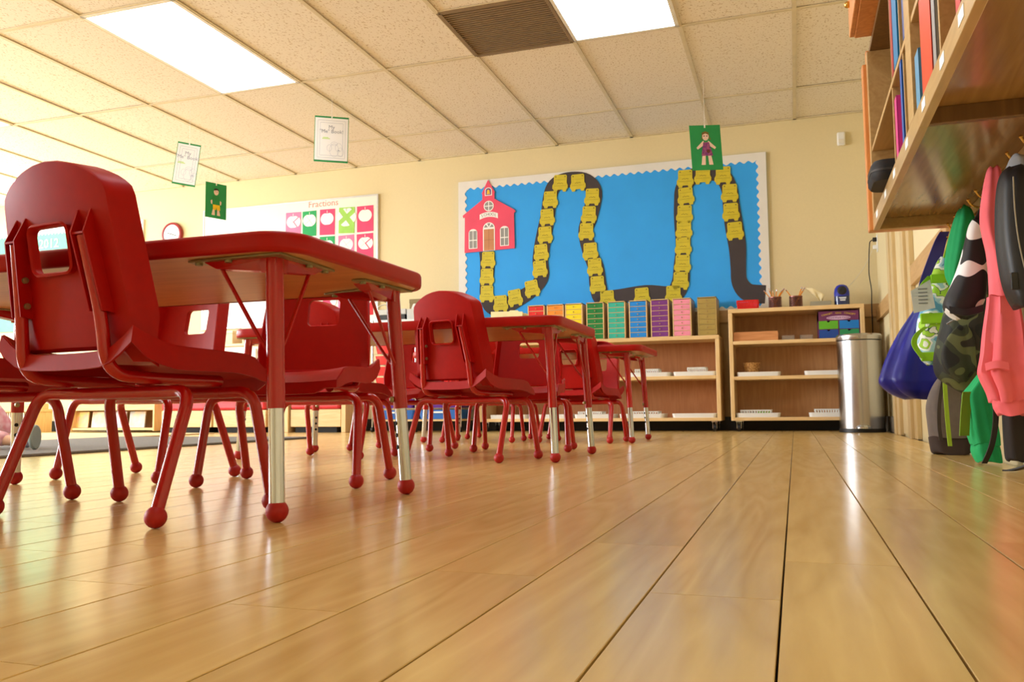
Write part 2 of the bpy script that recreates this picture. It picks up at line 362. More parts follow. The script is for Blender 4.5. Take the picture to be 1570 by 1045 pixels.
# ------------------------------------------------------------------ chairs
def chair_proto(label):
    t = thing('school_chair', label, 'chair')
    # backrest: rounded plate with a hole, curled flange, fins
    def outer(a):                                # a in 0..1 round the outline, start bottom middle, to the right
        pts = [(0, .270), (.122, .270), (.134, .274), (.132, .33), (.122, .44), (.117, .500), (.112, .514), (.09, .529), (.06, .5425), (.03, .550), (0, .5525)]
        pts += [(-x, z) for x, z in reversed(pts[:-1])]
        L_ = [0]
        for p, q in zip(pts, pts[1:]): L_.append(L_[-1]+math.hypot(q[0]-p[0], q[1]-p[1]))
        s_ = a*L_[-1]
        for i in range(len(pts)-1):
            if s_ <= L_[i+1]+1e-9:
                u = (s_-L_[i])/(L_[i+1]-L_[i]); return (pts[i][0]+u*(pts[i+1][0]-pts[i][0]), pts[i][1]+u*(pts[i+1][1]-pts[i][1]))
        return pts[-1]
    n = 72; out = [outer(i/n) for i in range(n)]
    def hp(o):                                   # hole point on the ray from the hole centre
        c = (0, .419); a = math.atan2(o[1]-c[1], o[0]-c[0]); ca, sa = math.cos(a), math.sin(a)
        r = min(.044/max(abs(ca), 1e-6), .036/max(abs(sa), 1e-6)); x, z = r*ca, r*sa
        if abs(x) > .03 and abs(z) > .022:       # round the corner
            qx, qz = math.copysign(.03, x), math.copysign(.022, z); lo_, hi_ = 0, r
            for _ in range(30):
                mm = (lo_+hi_)/2; X, Z = mm*ca, mm*sa
                inside = not (abs(X) > .03 and abs(Z) > .022 and math.hypot(X-math.copysign(.03, X), Z-math.copysign(.022, Z)) > .014) and abs(X) <= .044 and abs(Z) <= .036
                if inside: lo_ = mm
                else: hi_ = mm
            x, z = lo_*ca, lo_*sa
        return (x, z+c[1])
    def pl(x, z, dy=0):                          # the leaning, slightly hollow plate
        return (x, -.128-(z-.245)*.19+.6*x*x+dy, z)
    rings = []
    for k in range(6):
        u = k/5; rings.append([pl(hp(o)[0]*(1-u)+o[0]*.992*u, hp(o)[1]*(1-u)+((o[1]-.41)*.992+.41)*u) for o in out])
    fl_ = []
    for w_, dy in ((1., .002), (1.025, .016), (1.075, .044)):
        rg = []
        for i, o in enumerate(out):
            low = max(0, (.32-o[1])/.05); low = min(1, low) if abs(o[0]) > .095 else (1 if o[1] < .32 else 0)
            ear = -.036 if abs(o[0]) > .126 and o[1] < .285 else -.02 if abs(o[0]) > .11 and o[1] < .285 else 0
            d = dy*(1-(.4 if abs(o[0]) > .115 else .8)*low) if dy > .01 else dy
            rg.append(pl(o[0]*w_, (o[1]-.41)*(1+(w_-1)*.35)+.41+ear*(dy/.044), d))
        fl_.append(rg)
    sleeve = [[pl(hp(o)[0]*1.06, (hp(o)[1]-.419)*1.06+.419, -.014) for o in out], [pl(*hp(o), -.010) for o in out]]
    b = MB(); b.loft(sleeve+rings+fl_, caps=False)
    bk = b.build('backrest', RED, t, smooth=True, solid=.004, ang=38)
    for s in (-1, 1):
        for dx in (-.0125, .0125):
            b = MB(); x = s*.083+dx
            prof = [(.318, 0), (.321, -.024), (.437, -.026), (.474, -.004), (.477, 0)]
            vs = []
            for th in (-.0014, .0014):
                for z, dy in prof: vs.append(pl(x+th+(z-.4)*-.12*s, z, dy+.001))
            k = len(prof); b.add(vs, [tuple(range(k)), tuple(range(2*k-1, k-1, -1))]+[(i, (i+1) % k, k+(i+1) % k, k+i) for i in range(k)])
            if dx < 0: c = pl(s*.083+(.437-.4)*-.12*s, .437); b.box((c[0]-.0125, c[1]-.024, .434), (c[0]+.0125, c[1], .437))
            b.build('fin', RED, bk)
    for s in (-1, 1):
        for z in (.338, .378):
            p = pl(s*.083-s*.0125-(z-.4)*.12*s, z, -.012)
            MB().lathe([(.001, 0), (.0048, .0005), (.0052, .003), (.0052, .006)], 10, T=Matrix.Translation((p[0]-s*.006, p[1], p[2])) @ Matrix.Rotation(s*PI/2, 4, 'Y')).build('bolt', GALV, bk, smooth=True)
    # seat shell
    nx, ny = 14, 12; V = []
    def sp_(u, v):
        w_ = .156-.008*abs(v-.5); x = u*w_; y = -.142+.305*v
        z = .258+.014*abs(u)**3*(1-.6*v)-.006*(1-u*u)*math.sin(PI*min(1, v*1.1))
        z += .024*(max(0, abs(u)-.6)/.4)**1.5*max(0, 1-v*3.6)**1.5
        z -= .030*max(0, (v-.72)/.28)**2
        y -= .012*max(0, abs(u)-.5)**2*4*(v > .9)
        return Vector((x, y, z))
    b = MB(); vs = [sp_(-1+2*i/nx, j/ny) for j in range(ny+1) for i in range(nx+1)]
    b.add(vs, [(j*(nx+1)+i, j*(nx+1)+i+1, (j+1)*(nx+1)+i+1, (j+1)*(nx+1)+i) for j in range(ny) for i in range(nx)])
    edge = [(i, 0) for i in range(nx+1)]+[(nx, j) for j in range(1, ny+1)]+[(i, ny) for i in range(nx-1, -1, -1)]+[(0, j) for j in range(ny-1, 0, -1)]
    sk0, sk1 = [], []
    for i, j in edge:
        p = sp_(-1+2*i/nx, j/ny); sk0.append(p); d = .036 if 0 < j < ny else .03
        zz = max(p.z-d, .2335-.016*max(0, (j/ny-.7)/.3)) if abs(p.x) > .12 and j > 0 else p.z-.024
        sk1.append(Vector((p.x*1.012, p.y+(.006 if j == ny else -.004 if j == 0 else 0), zz)))
    q = len(edge); b.add(sk0+sk1, [(i, (i+1) % q, q+(i+1) % q, q+i) for i in range(q)])
    o = b.build('seat', RED, t, smooth=True, solid=.004, ang=50)
    # steel frame
    R = .0099
    for s in (-1, 1):
        p0 = pl(s*.083-s*.005, .434, -.013); p1 = pl(s*.083+s*.010, .31, -.014)
        MB().tube([p0, p1, (s*.097, -.142, .226), (s*.104, -.06, .2215), (s*.108, .075, .2205)], R, 12, fil=.045, seg=8).build('upright', REDT, t, smooth=True)
    for y0, yf, nm in ((-.050, -.124, 'r'), (.078, .120, 'f')):
        zb = .2005; MB().tube([(-.112, y0, zb), (.112, y0, zb)], R, 12).build('crossbar', REDT, t, smooth=True)
        for s in (-1, 1):
            l = MB().tube([(s*.112, y0, zb), (s*.178, y0-(.004 if y0 < 0 else -.004), zb+.002), (s*.187, yf, .018)], R, 12, fil=.06, seg=8).build('leg', REDT, t, smooth=True)
            g = MB().ball((s*.1872, yf, .0161), .0163, 16)
            g.build('ball_glide', REDR, l, smooth=True)
    return t
C1 = chair_proto('big red plastic chair nearest the camera, its back turned, at the near table')
CH = [  # x, y, rz (deg), label
    (-1.056, 1.186, -8, None),
    (-1.535, 1.22, 0, 'red plastic chair left of the big nearest chair, cut by the photo edge'),
    (-1.112, 1.768, 180+9, 'red plastic chair facing the camera behind the near table, right one of two'),
    (-1.6, 1.828, 180-9, 'red plastic chair facing the camera behind the near table, left one of two'),
    (-1.04, 2.735, -14, 'red plastic chair seen from behind at the middle table, right one of its near side'),
    (-1.6, 2.785, -4, 'red plastic chair at the middle table whose back shows through another chair slot'),
    (-1.047, 3.35, 180+9, 'red plastic chair facing the camera across the middle table, right one'),
    (-1.60, 3.37, 180-3, 'red plastic chair facing the camera across the middle table, left one'),
    (-1.02, 4.25, -8, 'red plastic chair with its back to the camera at the far table, right one'),
    (-1.56, 4.27, 3, 'red plastic chair with its back to the camera at the far table, left one'),
    (-1.1, 4.72, 180-14, 'red plastic chair facing the camera across the far table, right one'),
    (-1.62, 4.78, 180+4, 'red plastic chair facing the camera across the far table, left one')]
for x, y, r, lb in CH:
    if lb is None: C1.location = (x, y, 0); C1.rotation_euler = (0, 0, math.radians(r)); C1['group'] = 'red school chairs'
    else: dup(C1, lb, None, (x, y, 0), math.radians(r))

# ------------------------------------------------------------------ tables
def table_proto(label, H, W=.58, ix=.075, iy=.07, L=1.22):
    t = thing('activity_table', label, 'table'); hx, hy = L/2, W/2; th = .031
    prof = [(.0, -th), (.006, -th), (.0088, -th*.92), (.0098, -th*.75), (.0100, -th*.5), (.0098, -th*.2), (.0085, -th*.06), (.006, 0), (0, 0)]
    base = rrect(-hx+.01, -hy+.01, hx-.01, hy-.01, .062, 10); n = len(base)
    rings = []
    for d, z in prof:
        rings.append([(x*(1+d/hx), y*(1+d/hy), H+z) for x, y in base])
    b = MB(); b.prism([(x*.999, y*.999) for x, y in base], H-th+.001, H-.001, 'z'); b.build('tabletop', UNDER, t)
    b = MB(); b.loft(rings, caps=False); b.build('edge_band', REDE, t, smooth=True, ang=60)
    for sx in (-1, 1):
        for sy_ in (-1, 1):
            A = Vector((sx*(hx-ix), sy_*(hy-iy), H-th)); F = A+Vector((sx*.022, sy_*.018, 0)); F.z = .017
            d = (F-A).normalized(); M1 = A+d*((H-th-.172)/-d.z)
            lg = MB().tube([A, M1], .0142, 16).build('leg', REDT, t, smooth=True)
            ins = MB().tube([M1-d*.004, F-d*.0], .0122, 16); iw = Vector((-sx, -sy_, 0)).normalized()
            ins.build('leg_insert', CHR, lg, smooth=True)
            hb = MB()
            for q in (.030, .054, .078):
                c = M1+d*q+iw*.0117; rot = iw.to_track_quat('Z', 'Y').to_matrix().to_4x4()
                hb.lathe([(.0046, 0), (.0046, .0014)], 10, T=Matrix.Translation(c) @ rot)
            hb.build('adjustment_holes', DARK, lg)
            MB().lathe([(.001, 0), (.006, .001), (.006, .004), (.003, .008)], 10, T=Matrix.Translation(M1-d*.018+iw*.0138) @ iw.to_track_quat('Z', 'Y').to_matrix().to_4x4()).build('height_screw', GALV, lg, smooth=True)
            MB().ball(F, .0175, 18).build('ball_glide', REDR, lg, smooth=True)
            # fixing plate with a red channel along two sides
            z1 = H-th; ex, ey = Vector((-sx, 0, 0)), Vector((0, -sy_, 0)); b = MB()
            def q_(u, v, z): p = A+ex*u+ey*v; return (p.x, p.y, z)
            plate = [(-.03, -.03), (.15, -.02), (.155, .006), (.03, .045), (.006, .155), (-.02, .15)]
            vs = [q_(u, v, z1-.003) for u, v in plate]+[q_(u, v, z1) for u, v in plate]; k = len(plate)
            b.add(vs, [tuple(range(k)), tuple(range(2*k-1, k-1, -1))]+[(i, (i+1) % k, k+(i+1) % k, k+i) for i in range(k)])
            for u, v in ((.138, -.008), (.075, -.016), (-.008, .138), (-.016, .075)):
                b.lathe([(.006, -.007), (.006, -.003)], 8, q_(u, v, z1))
            b.build('fixing_plate', GALV, lg)
            b = MB()
            for e1, e2 in ((ex, ey), (ey, ex)):
                def w_(u, v, z): p = A+e1*u+e2*v; return (p.x, p.y, z)
                vs = [w_(u, v, z) for u, v, z in ((-.012, -.012, z1-.003), (.125, -.012, z1-.003), (.125, .02, z1-.003), (-.012, .02, z1-.003), (-.012, -.008, z1-.026), (.105, -.008, z1-.014), (.105, .016, z1-.014), (-.012, .016, z1-.026))]
                b.add(vs, [(0, 3, 2, 1), (4, 5, 6, 7), (0, 1, 5, 4), (1, 2, 6, 5), (2, 3, 7, 6), (3, 0, 4, 7)])
            b.build('bracket', REDT, lg)
            for e1 in (ex, ey):
                e = A+d*.155; MB().tube([A+e1*.10+Vector((0, 0, -.012)), A+e1*.03+d*.128, e+e1*.010, e+e1*.004+d*.02], .0034, 8, fil=.02).build('brace', REDT, lg, smooth=True)
    return t
for x, y, H, W, ix, iy, lb in ((-1.268, 1.37, .443, .52, .063, .055, 'nearest red edged wooden table, its underside and chrome legs showing'),
                               (-1.305, 2.88, .464, .58, .047, .053, 'middle red edged table behind the second chair'),
                               (-1.305, 4.40, .476, .58, .082, .065, 'far red edged table in front of the coloured drawers')):
    t = table_proto(lb, H, W, ix, iy, 1.12 if H < .45 else 1.22); t.location = (x, y, 0); t.rotation_euler = (0, 0, -.012 if H < .45 else 0); t['group'] = 'red edged activity tables'

# ------------------------------------------------------------------ low shelves against the back wall
def shelf_unit(name, label, x0, x1, H, levels, yf=6.25, dep=.34):
    t = thing(name, label, 'shelf', ((x0+x1)/2, yf+dep/2, 0)); w = (x1-x0)/2; d = dep/2; T = .028; zb = .074
    MB().box((-w, -d, H-T), (w, d, H)).build('top_board', MAPLE, t, bevel=.003)
    for s in (-1, 1): MB().box((s*w-(T if s > 0 else 0), -d, zb), (s*w+(T if s < 0 else 0), d, H-T)).build('side_panel', MAPLEZ, t, bevel=.003)
    MB().box((-w+T, -d, zb), (w-T, d-.012, zb+.024)).build('bottom_board', MAPLE, t, bevel=.003)
    for z in levels: MB().box((-w+T, -d, z-.025), (w-T, d-.012, z)).build('shelf_board', MAPLE, t, bevel=.003)
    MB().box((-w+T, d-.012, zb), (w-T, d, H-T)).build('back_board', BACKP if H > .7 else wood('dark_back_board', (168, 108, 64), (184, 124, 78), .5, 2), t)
    for sx in (-1, 1):
        for s2 in (-1, 1):
            c = MB().box((sx*(w-.05)-.022, s2*(d-.045)-.02, .066), (sx*(w-.05)+.022, s2*(d-.045)+.02, .074)).box((sx*(w-.05)-.016, s2*(d-.045)-.008, .02), (sx*(w-.05)-.013, s2*(d-.045)+.012, .068)).box((sx*(w-.05)+.013, s2*(d-.045)-.008, .02), (sx*(w-.05)+.016, s2*(d-.045)+.012, .068))
            c = c.build('caster', CHR, t)
            MB().lathe([(.004, -.01), (.026, -.01), (.026, .01), (.004, .01)], 16, T=Matrix.Translation((sx*(w-.05), s2*(d-.045), .0262)) @ Matrix.Rotation(PI/2, 4, 'Y')).build('wheel', BLK, c, smooth=True)
    return t
shelf_unit('low_shelf', 'long low maple shelf on casters carrying the coloured drawer towers', -2.32, -.497, .684, [.398])
shelf_unit('tall_shelf', 'taller maple shelf on casters beside the steel trash can', -.43, .466, .862, [.634, .385])
# drawer towers
DC = [('red', (224, 30, 28)), ('orange', (246, 150, 44)), ('yellow', (250, 226, 20)), ('dark green', (8, 128, 58)), ('turquoise', (50, 186, 164)), ('blue', (10, 140, 232)), ('purple', (122, 48, 136)), ('pink', (246, 150, 178)), ('olive tan', (172, 148, 74))]
DX = [-1.863, -1.711, -1.566, -1.402, -1.240, -1.079, -.919, -.759, -.580]
for (cn, c), x in zip(DC, DX):
    t = thing('drawer_tower', 'small tower of seven %s drawers on the long low shelf' % cn, 'drawers', (x, 6.42, .684), 0, 'coloured drawer towers on the low shelf')
    w, d, H = .0665, .13, .281; cm = M_('drawer_front_'+cn.replace(' ', '_'), c, .45); case = cm if 'olive' in cn else MAPLE
    b = MB().box((-w, -d, 0), (-w+.007, d, H)).box((w-.007, -d, 0), (w, d, H)).box((-w, -d, H-.006), (w, d, H)).box((-w, -d, 0), (w, d, .006)).box((-w, d-.006, 0), (w, d, H))
    for k in range(1, 7): z = .006+k*.0385; b.box((-w+.007, -d, z-.0035), (w-.007, d-.006, z))
    b.build('case', MAPLE if 'olive' not in cn else M_('olive_case', (184, 158, 92), .5), t)
    for k in range(7):
        z = .006+k*.0385; o = MB().box((-w+.008, -d+.001, z+.0008), (w-.008, d-.01, z+.0338)).build('drawer', cm, t, bevel=.001)
        MB().lathe([(.002, 0), (.0025, .004), (.0046, .006), (.0046, .010), (.002, .012)], 10, T=Matrix.Translation((0, -d+.001, z+.017)) @ Matrix.Rotation(PI/2, 4, 'X')).build('knob', M_('drawer_knob', tuple(int(v*.8) for v in (220, 180, 120)), .4), o, smooth=True)
# manila folders, standing on the shelf
FOLD = M_('manila_card', (240, 228, 176), .7)
for i in range(9):
    w = (-2.245, -1.985) if i < 4 else (-2.2+.012*i, -1.955+.004*i)
    y = 6.33+.022*i; h = .262-.004*i; b = MB()
    b.prism([(w[0], 0), (w[1], 0), (w[1], h-.02), (w[1]-.03, h-.018), (w[1]-.04, h-.008), (w[1]-.1, h-.006), (w[1]-.11, h-.014), (w[0], h-.01)], y, y+.004)
    o = b.build('manila_folder', FOLD); o.location = (0, 0, .684)
    tag(o, '%s cream manila folder from the front, left of the red drawers' % ['first', 'second', 'third', 'fourth', 'fifth', 'sixth', 'seventh', 'eighth', 'ninth'][i], 'folder', 'manila folders on the low shelf')
# trays and baskets
def tray(x0, x1, z, label, y0=6.262, dep=.22, c=WHT):
    w = (x1-x0)/2; b = MB(); o = rrect(-w, -dep/2, w, dep/2, .025, 5)
    i = rrect(-w+.006, -dep/2+.006, w-.006, dep/2-.006, .02, 5)
    b.loft([[(x*.97, y*.97, 0) for x, y in o], [(x, y, .03) for x, y in o], [(x, y, .03) for x, y in i], [(x*.97, y*.97, .004) for x, y in i]])
    t = b.build('white_tray', c, None, smooth=True, ang=30); t.location = ((x0+x1)/2, y0+dep/2, z); return tag(t, label, 'tray', 'white trays on the shelves')
def basket(x, z, w, h, d, label, y=6.34, c=WHT, cat='basket', name='slotted_basket', n=11):
    t = thing(name, label, cat, (x, y, z), 0)
    o0 = rrect(-w*.44, -d*.42, w*.44, d*.42, .012, 4); o1 = rrect(-w/2, -d/2, w/2, d/2, .014, 4)
    lerp = lambda u: [(a[0]*(1-u)+b_[0]*u, a[1]*(1-u)+b_[1]*u) for a, b_ in zip(o0, o1)]
    b = MB(); sc = lambda P, k: [(x_*k, y_*k) for x_, y_ in P]
    def ring(u0, u1, g=1.):
        a, c_ = lerp(u0), lerp(u1); b.loft([[(*p, u0*h) for p in a], [(*p, u1*h) for p in c_], [(*p, u1*h) for p in sc(c_, .97)], [(*p, u0*h) for p in sc(a, .97)], [(*p, u0*h) for p in a]], caps=False)
    ring(.0, .26); ring(.80, 1.0)
    b.prism(o0, 0, .003, 'z'); lip = sc(o1, 1.03); b.loft([[(*p, h*.97) for p in o1], [(*p, h*.97) for p in lip], [(*p, h) for p in lip], [(*p, h) for p in sc(o1, .97)]], caps=False)
    b.build('basket_rim', c, t)
    b = MB()
    for k in range(n+1):
        u = -1+2*k/n
        for s in (-1, 1): b.tube([(u*w*.42, s*d*.432, h*.2), (u*w*.47, s*d*.492, h*.88)], .0034, 5)
    for k in range(6):
        u = -1+2*k/5
        for s in (-1, 1): b.tube([(s*w*.452, u*d*.38, h*.2), (s*w*.492, u*d*.44, h*.88)], .0034, 5)
    b.build('slats', c, t)['kind'] = 'stuff'
    return t
g = 'white slotted baskets on the shelves'
for x0, x1, z, lb in ((-1.15, -.85, .398, 'white tray under a basket, left of two on the low shelf middle board'), (-.83, -.525, .398, 'white tray under a basket at the right end of the low shelf middle board'),
        (-.845, -.53, .098, 'empty white tray on the bottom board of the low shelf, right end'), (-1.23, -.90, .098, 'white tray with a basket on the low shelf bottom beside the empty tray'),
        (-1.57, -1.27, .098, 'white tray on the low shelf bottom board behind the far table legs'), (-2.24, -1.94, .098, 'white tray on the low shelf bottom board at its left end'), (-1.9, -1.61, .098, 'white tray second from the left end of the low shelf bottom board'),
        (-.384, -.088, .385, 'white tray under the wicker pot on the tall shelf'), (.068, .37, .385, 'white tray on the tall shelf middle board partly behind the trash can'),
        (-.40, -.098, .098, 'white tray at the bottom of the tall shelf with a basket of green items'), (.088, .39, .098, 'white tray at the bottom of the tall shelf beside the trash can')):
    tray(x0, x1, z, lb)
for x, z, w, h, lb in ((-1.02, .4025, .18, .052, 'white slotted basket on the middle board of the low shelf, left of two'), (-.662, .4025, .135, .056, 'white slotted basket on the low shelf middle board at the right end'),
        (-1.045, .1025, .215, .044, 'white slotted basket on the low shelf bottom board behind the far table legs'), (-1.45, .1025, .19, .046, 'white slotted basket on the low shelf bottom board, left of the chrome legs'),
        (-.262, .1025, .215, .048, 'long white slotted basket at the bottom left of the tall shelf'), (.225, .1025, .2, .05, 'white slotted basket at the bottom of the tall shelf beside the trash can')):
    t_ = basket(x, z, w, h, .13, lb); t_['group'] = g
for i in range(3): tag(MB().box((-.25+i*.03, 6.30, .1065), (-.225+i*.03, 6.36, .138)).build('green_block', M_('lime_item', (160, 214, 70), .5), None, bevel=.003), '%s small lime green item in the basket at the bottom of the tall shelf' % ['leftmost', 'middle', 'rightmost'][i], 'toy', 'lime items in the bottom basket')
# top of the tall shelf
basket(-.298, .862, .15, .068, .14, 'small red slotted basket on top of the tall shelf', 6.38, M_('red_basket', (226, 24, 24), .4), 'basket', 'red_basket', 13)
PEN = M_('pencil_yellow', (240, 150, 40), .4)
def cup(x, label, rz):
    t = thing('pencil_cup', label, 'cup', (x, 6.40, .862), rz, 'wire mesh pencil cups'); m_ = mat('copper_mesh', (150, 100, 92), .35, .7); b = MB(); R = .044
    for z in (.002, .085): b.lathe([(R-.003, z-.002), (R+.0015, z-.002), (R+.0015, z+.004), (R-.003, z+.004), (R-.003, z-.002)], 24)
    b.lathe([(.001, 0), (R, 0), (R, .014), (.001, .002)], 24); b.build('cup_rim', m_, t, smooth=True, ang=30)
    b = MB()
    for k in range(28):
        a = 2*PI*k/28; b.tube([(R*math.cos(a), R*math.sin(a), .004), (R*math.cos(a), R*math.sin(a), .086)], .0011, 4)
    for k in range(8): z = .012+k*.0095; b.lathe([(R-.001, z), (R+.001, z), (R+.001, z+.0018), (R-.001, z+.0018), (R-.001, z)], 24)
    b.build('mesh_wall', m_, t)['kind'] = 'stuff'; return t
cup(-.111, 'copper wire mesh pencil cup next to the red basket', 0); cup(.030, 'copper wire mesh pencil cup next to the tissue box', .3)
pm = None
for cx, lst in ((-.111, ((-.055, .3), (-.032, .9), (-.012, .2), (.010, .6), (.034, .1), (.05, .8), (.042, .5))), (.030, ((-.05, .4), (.040, .2), (.048, .7), (.034, .9)))):
    for pi_, (dx, u) in enumerate(lst):
        a = Vector((cx-dx*.3, 6.40+(u-.5)*.03, .8785)); e = Vector((cx+dx*1.35, 6.40+(u-.5)*.05, .992+.03*u)); d = (e-a).normalized()
        t = thing('pencil', '%s yellow pencil from the left in the mesh cup beside the %s' % (['first', 'second', 'third', 'fourth', 'fifth', 'seventh', 'sixth'][pi_], 'red basket' if cx < 0 else 'tissue box'), 'pencil', a, 0, 'pencils in the %s cup' % ('first' if cx < 0 else 'second'))
        t.rotation_euler = d.to_track_quat('Z', 'Y').to_euler(); L_ = (e-a).length
        MB().tube([(0, 0, 0), (0, 0, L_-.016)], .0038, 6).build('pencil_shaft', PEN, t)
        MB().tube([(0, 0, L_-.016), (0, 0, L_-.006)], .004, 8).tube([(0, 0, L_-.006), (0, 0, L_)], .0037, 8, 1).build('eraser_end', [CHR, M_('eraser_pink', (226, 170, 160), .7)], t)
# tissue box
t = thing('tissue_box', 'low grey tissue box with a tissue pulled up on the tall shelf', 'tissue box', (.194, 6.40, .862))
MB().box((-.068, -.055, 0), (.068, .055, .04)).build('box', M_('grey_card_box', (150, 146, 128), .6), t, bevel=.002)
b = MB(); G = []
for j in range(7):
    v = j/6
    for i in range(7):
        u = i/6-.5; G.append((-.005+.075*(-v*.9)*(u+.25)*2.+.012+(-.012*v), .012*math.sin(u*9+v*4)*(1-v*.4)+.02*u, .034+.105*v*(1-.35*abs(u))+.02*u*v*3))
b.add(G, [(j*7+i, j*7+i+1, (j+1)*7+i+1, (j+1)*7+i) for j in range(6) for i in range(6)]); b.build('tissue', M_('tissue_paper', (238, 222, 176), .9), t, smooth=True, solid=.001)
# electric pencil sharpener
t = thing('pencil_sharpener', 'blue electric pencil sharpener with a black face on the tall shelf', 'sharpener', (.335, 6.40, .862)); b = MB()
for_ = [(0, .050, .052), (.03, .051, .053), (.07, .051, .053), (.10, .051, .050), (.125, .046, .044), (.145, .034, .032), (.154, .016, .016)]
NB = mat('navy_translucent', (22, 44, 96), .2, coat=.4); RB = M_('royal_blue_plastic', (32, 46, 170), .3)
def sring(z, rx, ry): return [(rx*math.copysign(abs(math.cos(a))**.7, math.cos(a)), ry*math.copysign(abs(math.sin(a))**.7, math.sin(a)), z) for a in [2*PI*k/28 for k in range(28)]]
MB().loft([sring(*q) for q in for_[:3]]).build('body', NB, t, smooth=True); MB().loft([sring(*q) for q in for_[2:]]).build('hood', RB, t, smooth=True)
MB().lathe([(.001, -.004), (.029, -.004), (.031, .004), (.024, .008), (.006, .006), (.001, .004)], 24, T=Matrix.Translation((0, -.046, .108)) @ Matrix.Rotation(PI/2-.12, 4, 'X')).build('pencil_port', BLK, t, smooth=True)
MB().prism([(-.024, .062), (.028, .062), (.024, .050), (-.014, .050)], -.0545, -.052).prism([(-.018, .046), (.022, .046), (.02, .036), (-.012, .036)], -.0545, -.052).build('maker_mark', M_('silver_print', (214, 220, 230), .4), t)
MB().tube([(.02, .03, .12), (.09, .12, .19), (.17, .17, .30), (.225, .19, .415)], .0022, 6, fil=.05).build('power_cord', M_('pale_cord', (222, 214, 196), .5), t, smooth=True)
# outlet with plug and dark cord
t = thing('wall_outlet', 'white wall outlet with plugs near the room corner', 'outlet', (XR, 6.50, 1.31))
MB().box((-.006, -.035, -.06), (0, .035, .06)).build('cover_plate', WHT, t, bevel=.003)
for z in (.028, -.026): MB().box((-.032, -.013, z-.014), (-.006, .013, z+.014)).build('plug', BLK if z > 0 else WHT, t, bevel=.003)
MB().tube([(-.03, 0, .028), (-.05, .01, .018), (-.055, .04, -.05), (-.06, .075, -.2), (-.045, .08, -.32), (-.05, .085, -.44), (-.05, .08, -.6), (-.055, .07, -.78), (-.03, .05, -.95)], .0035, 6, fil=.04).build('power_cord', BLK, t, smooth=True)
# boxes inside the tall shelf
t = thing('drawer_box', 'purple cardboard box with green and blue drawers in the tall shelf', 'box', (.302, 6.40, .634)); PU = M_('purple_card', (108, 42, 92), .5)
b = MB(); w = .133
b.box((-w, -.12, 0), (-w+.004, .12, .188)).box((w-.004, -.12, 0), (w, .12, .188)).box((-w, -.12, .122), (w, .12, .188)).box((-w, -.12, 0), (w, .12, .003)).box((-.003, -.12, 0), (.003, .12, .122)).box((-w, -.12, .06), (w, .12, .064)).box((-w, .115, 0), (w, .12, .188)); b.build('case', PU, t)
for x0, z0, c, nm in ((-w+.005, .065, (96, 178, 36), 'green'), (.004, .065, (8, 122, 206), 'blue'), (-w+.005, .004, (14, 70, 158), 'navy'), (.004, .004, (30, 140, 84), 'teal')):
    poly = [(x0, z0), (x0+.124, z0), (x0+.124, z0+.056), (x0+.072, z0+.056)]+[(x0+.062+.01*math.cos(a), z0+.056-.01*math.sin(a)) for a in [PI*k/8 for k in range(1, 8)]]+[(x0+.052, z0+.056), (x0, z0+.056)]
    o = MB().prism(poly, -.121, -.117).box((x0+.002, -.117, z0), (x0+.122, .1, z0+.04)).build('drawer', M_('card_'+nm, c, .5), t)
MB().prism([(.078*math.cos(2*PI*k/24)+.0, .141+.0135*math.sin(2*PI*k/24)) for k in range(24)], -.1215, -.12).build('label_oval', M_('lilac_print', (214, 178, 212), .6), t)
text('lettering', 'Word Work Center', .017, M_('plum_ink', (96, 40, 84), .6), t, at(0, -.1217, .141))
YL = M_('yellow_print', (230, 196, 40), .6)
for s, x, z, a in (('CONCEPT', -.073, .166, .20), ('KING', 0, .173, 0), ('CONCEPT', .073, .166, -.20)):
    text('lettering', s, .016, YL, t, Matrix.Translation((x, -.1207, z)) @ Matrix.Rotation(-a, 4, 'Y') @ FRONT)
b = MB().box((-.152, -.09, 0), (.152, -.083, .066)).box((-.152, .083, 0), (.152, .09, .066)).box((-.152, -.083, 0), (-.145, .083, .05)).box((.145, -.083, 0), (.152, .083, .05)).box((-.145, -.083, 0), (.145, .083, .005))
o = b.build('wooden_tray', wood('redwood_tray', (196, 130, 78), (214, 150, 98), .4, 0), None, bevel=.002); o.location = (-.248, 6.37, .634); tag(o, 'long reddish wooden tray on the top board inside the tall shelf', 'tray')
CLR = mat('clear_plastic', (235, 225, 215), .1, trans=.85, var=0)
for i, (x, lb) in enumerate(((-.03, 'small clear plastic box left of the other in the tall shelf'), (.09, 'small clear plastic box beside the purple drawer box'))):
    b = MB(); w, d, h = .042, .04, .032; b.box((-w, -d, 0), (w, d, .002)).box((-w, -d, .002), (w, -d+.002, h)).box((-w, d-.002, .002), (w, d, h)).box((-w, -d+.002, .002), (-w+.002, d-.002, h)).box((w-.002, -d+.002, .002), (w, d-.002, h))
    o = b.build('clear_box', CLR); o.location = (x, 6.33, .634); tag(o, lb, 'box', 'clear boxes in the tall shelf')
WICK = pattern('wicker', [(.0, (96, 58, 24)), (.42, (168, 112, 52)), (.58, (206, 156, 88))], 90, 'noise', .7, 2, 'LINEAR')
t = thing('wicker_pot', 'small round wicker pot standing on a white tray', 'basket', (-.283, 6.36, .389)); b = MB()
pr = [(.001, 0), (.044, 0)]
for k in range(9): pr += [(.0455+.0017*k, .004+k*.010), (.0475+.0017*k, .008+k*.010)]
pr += [(.062, .094), (.056, .094), (.042, .008), (.001, .008)]
b.lathe(pr, 28); b.build('woven_wall', WICK, t, smooth=True, ang=60)
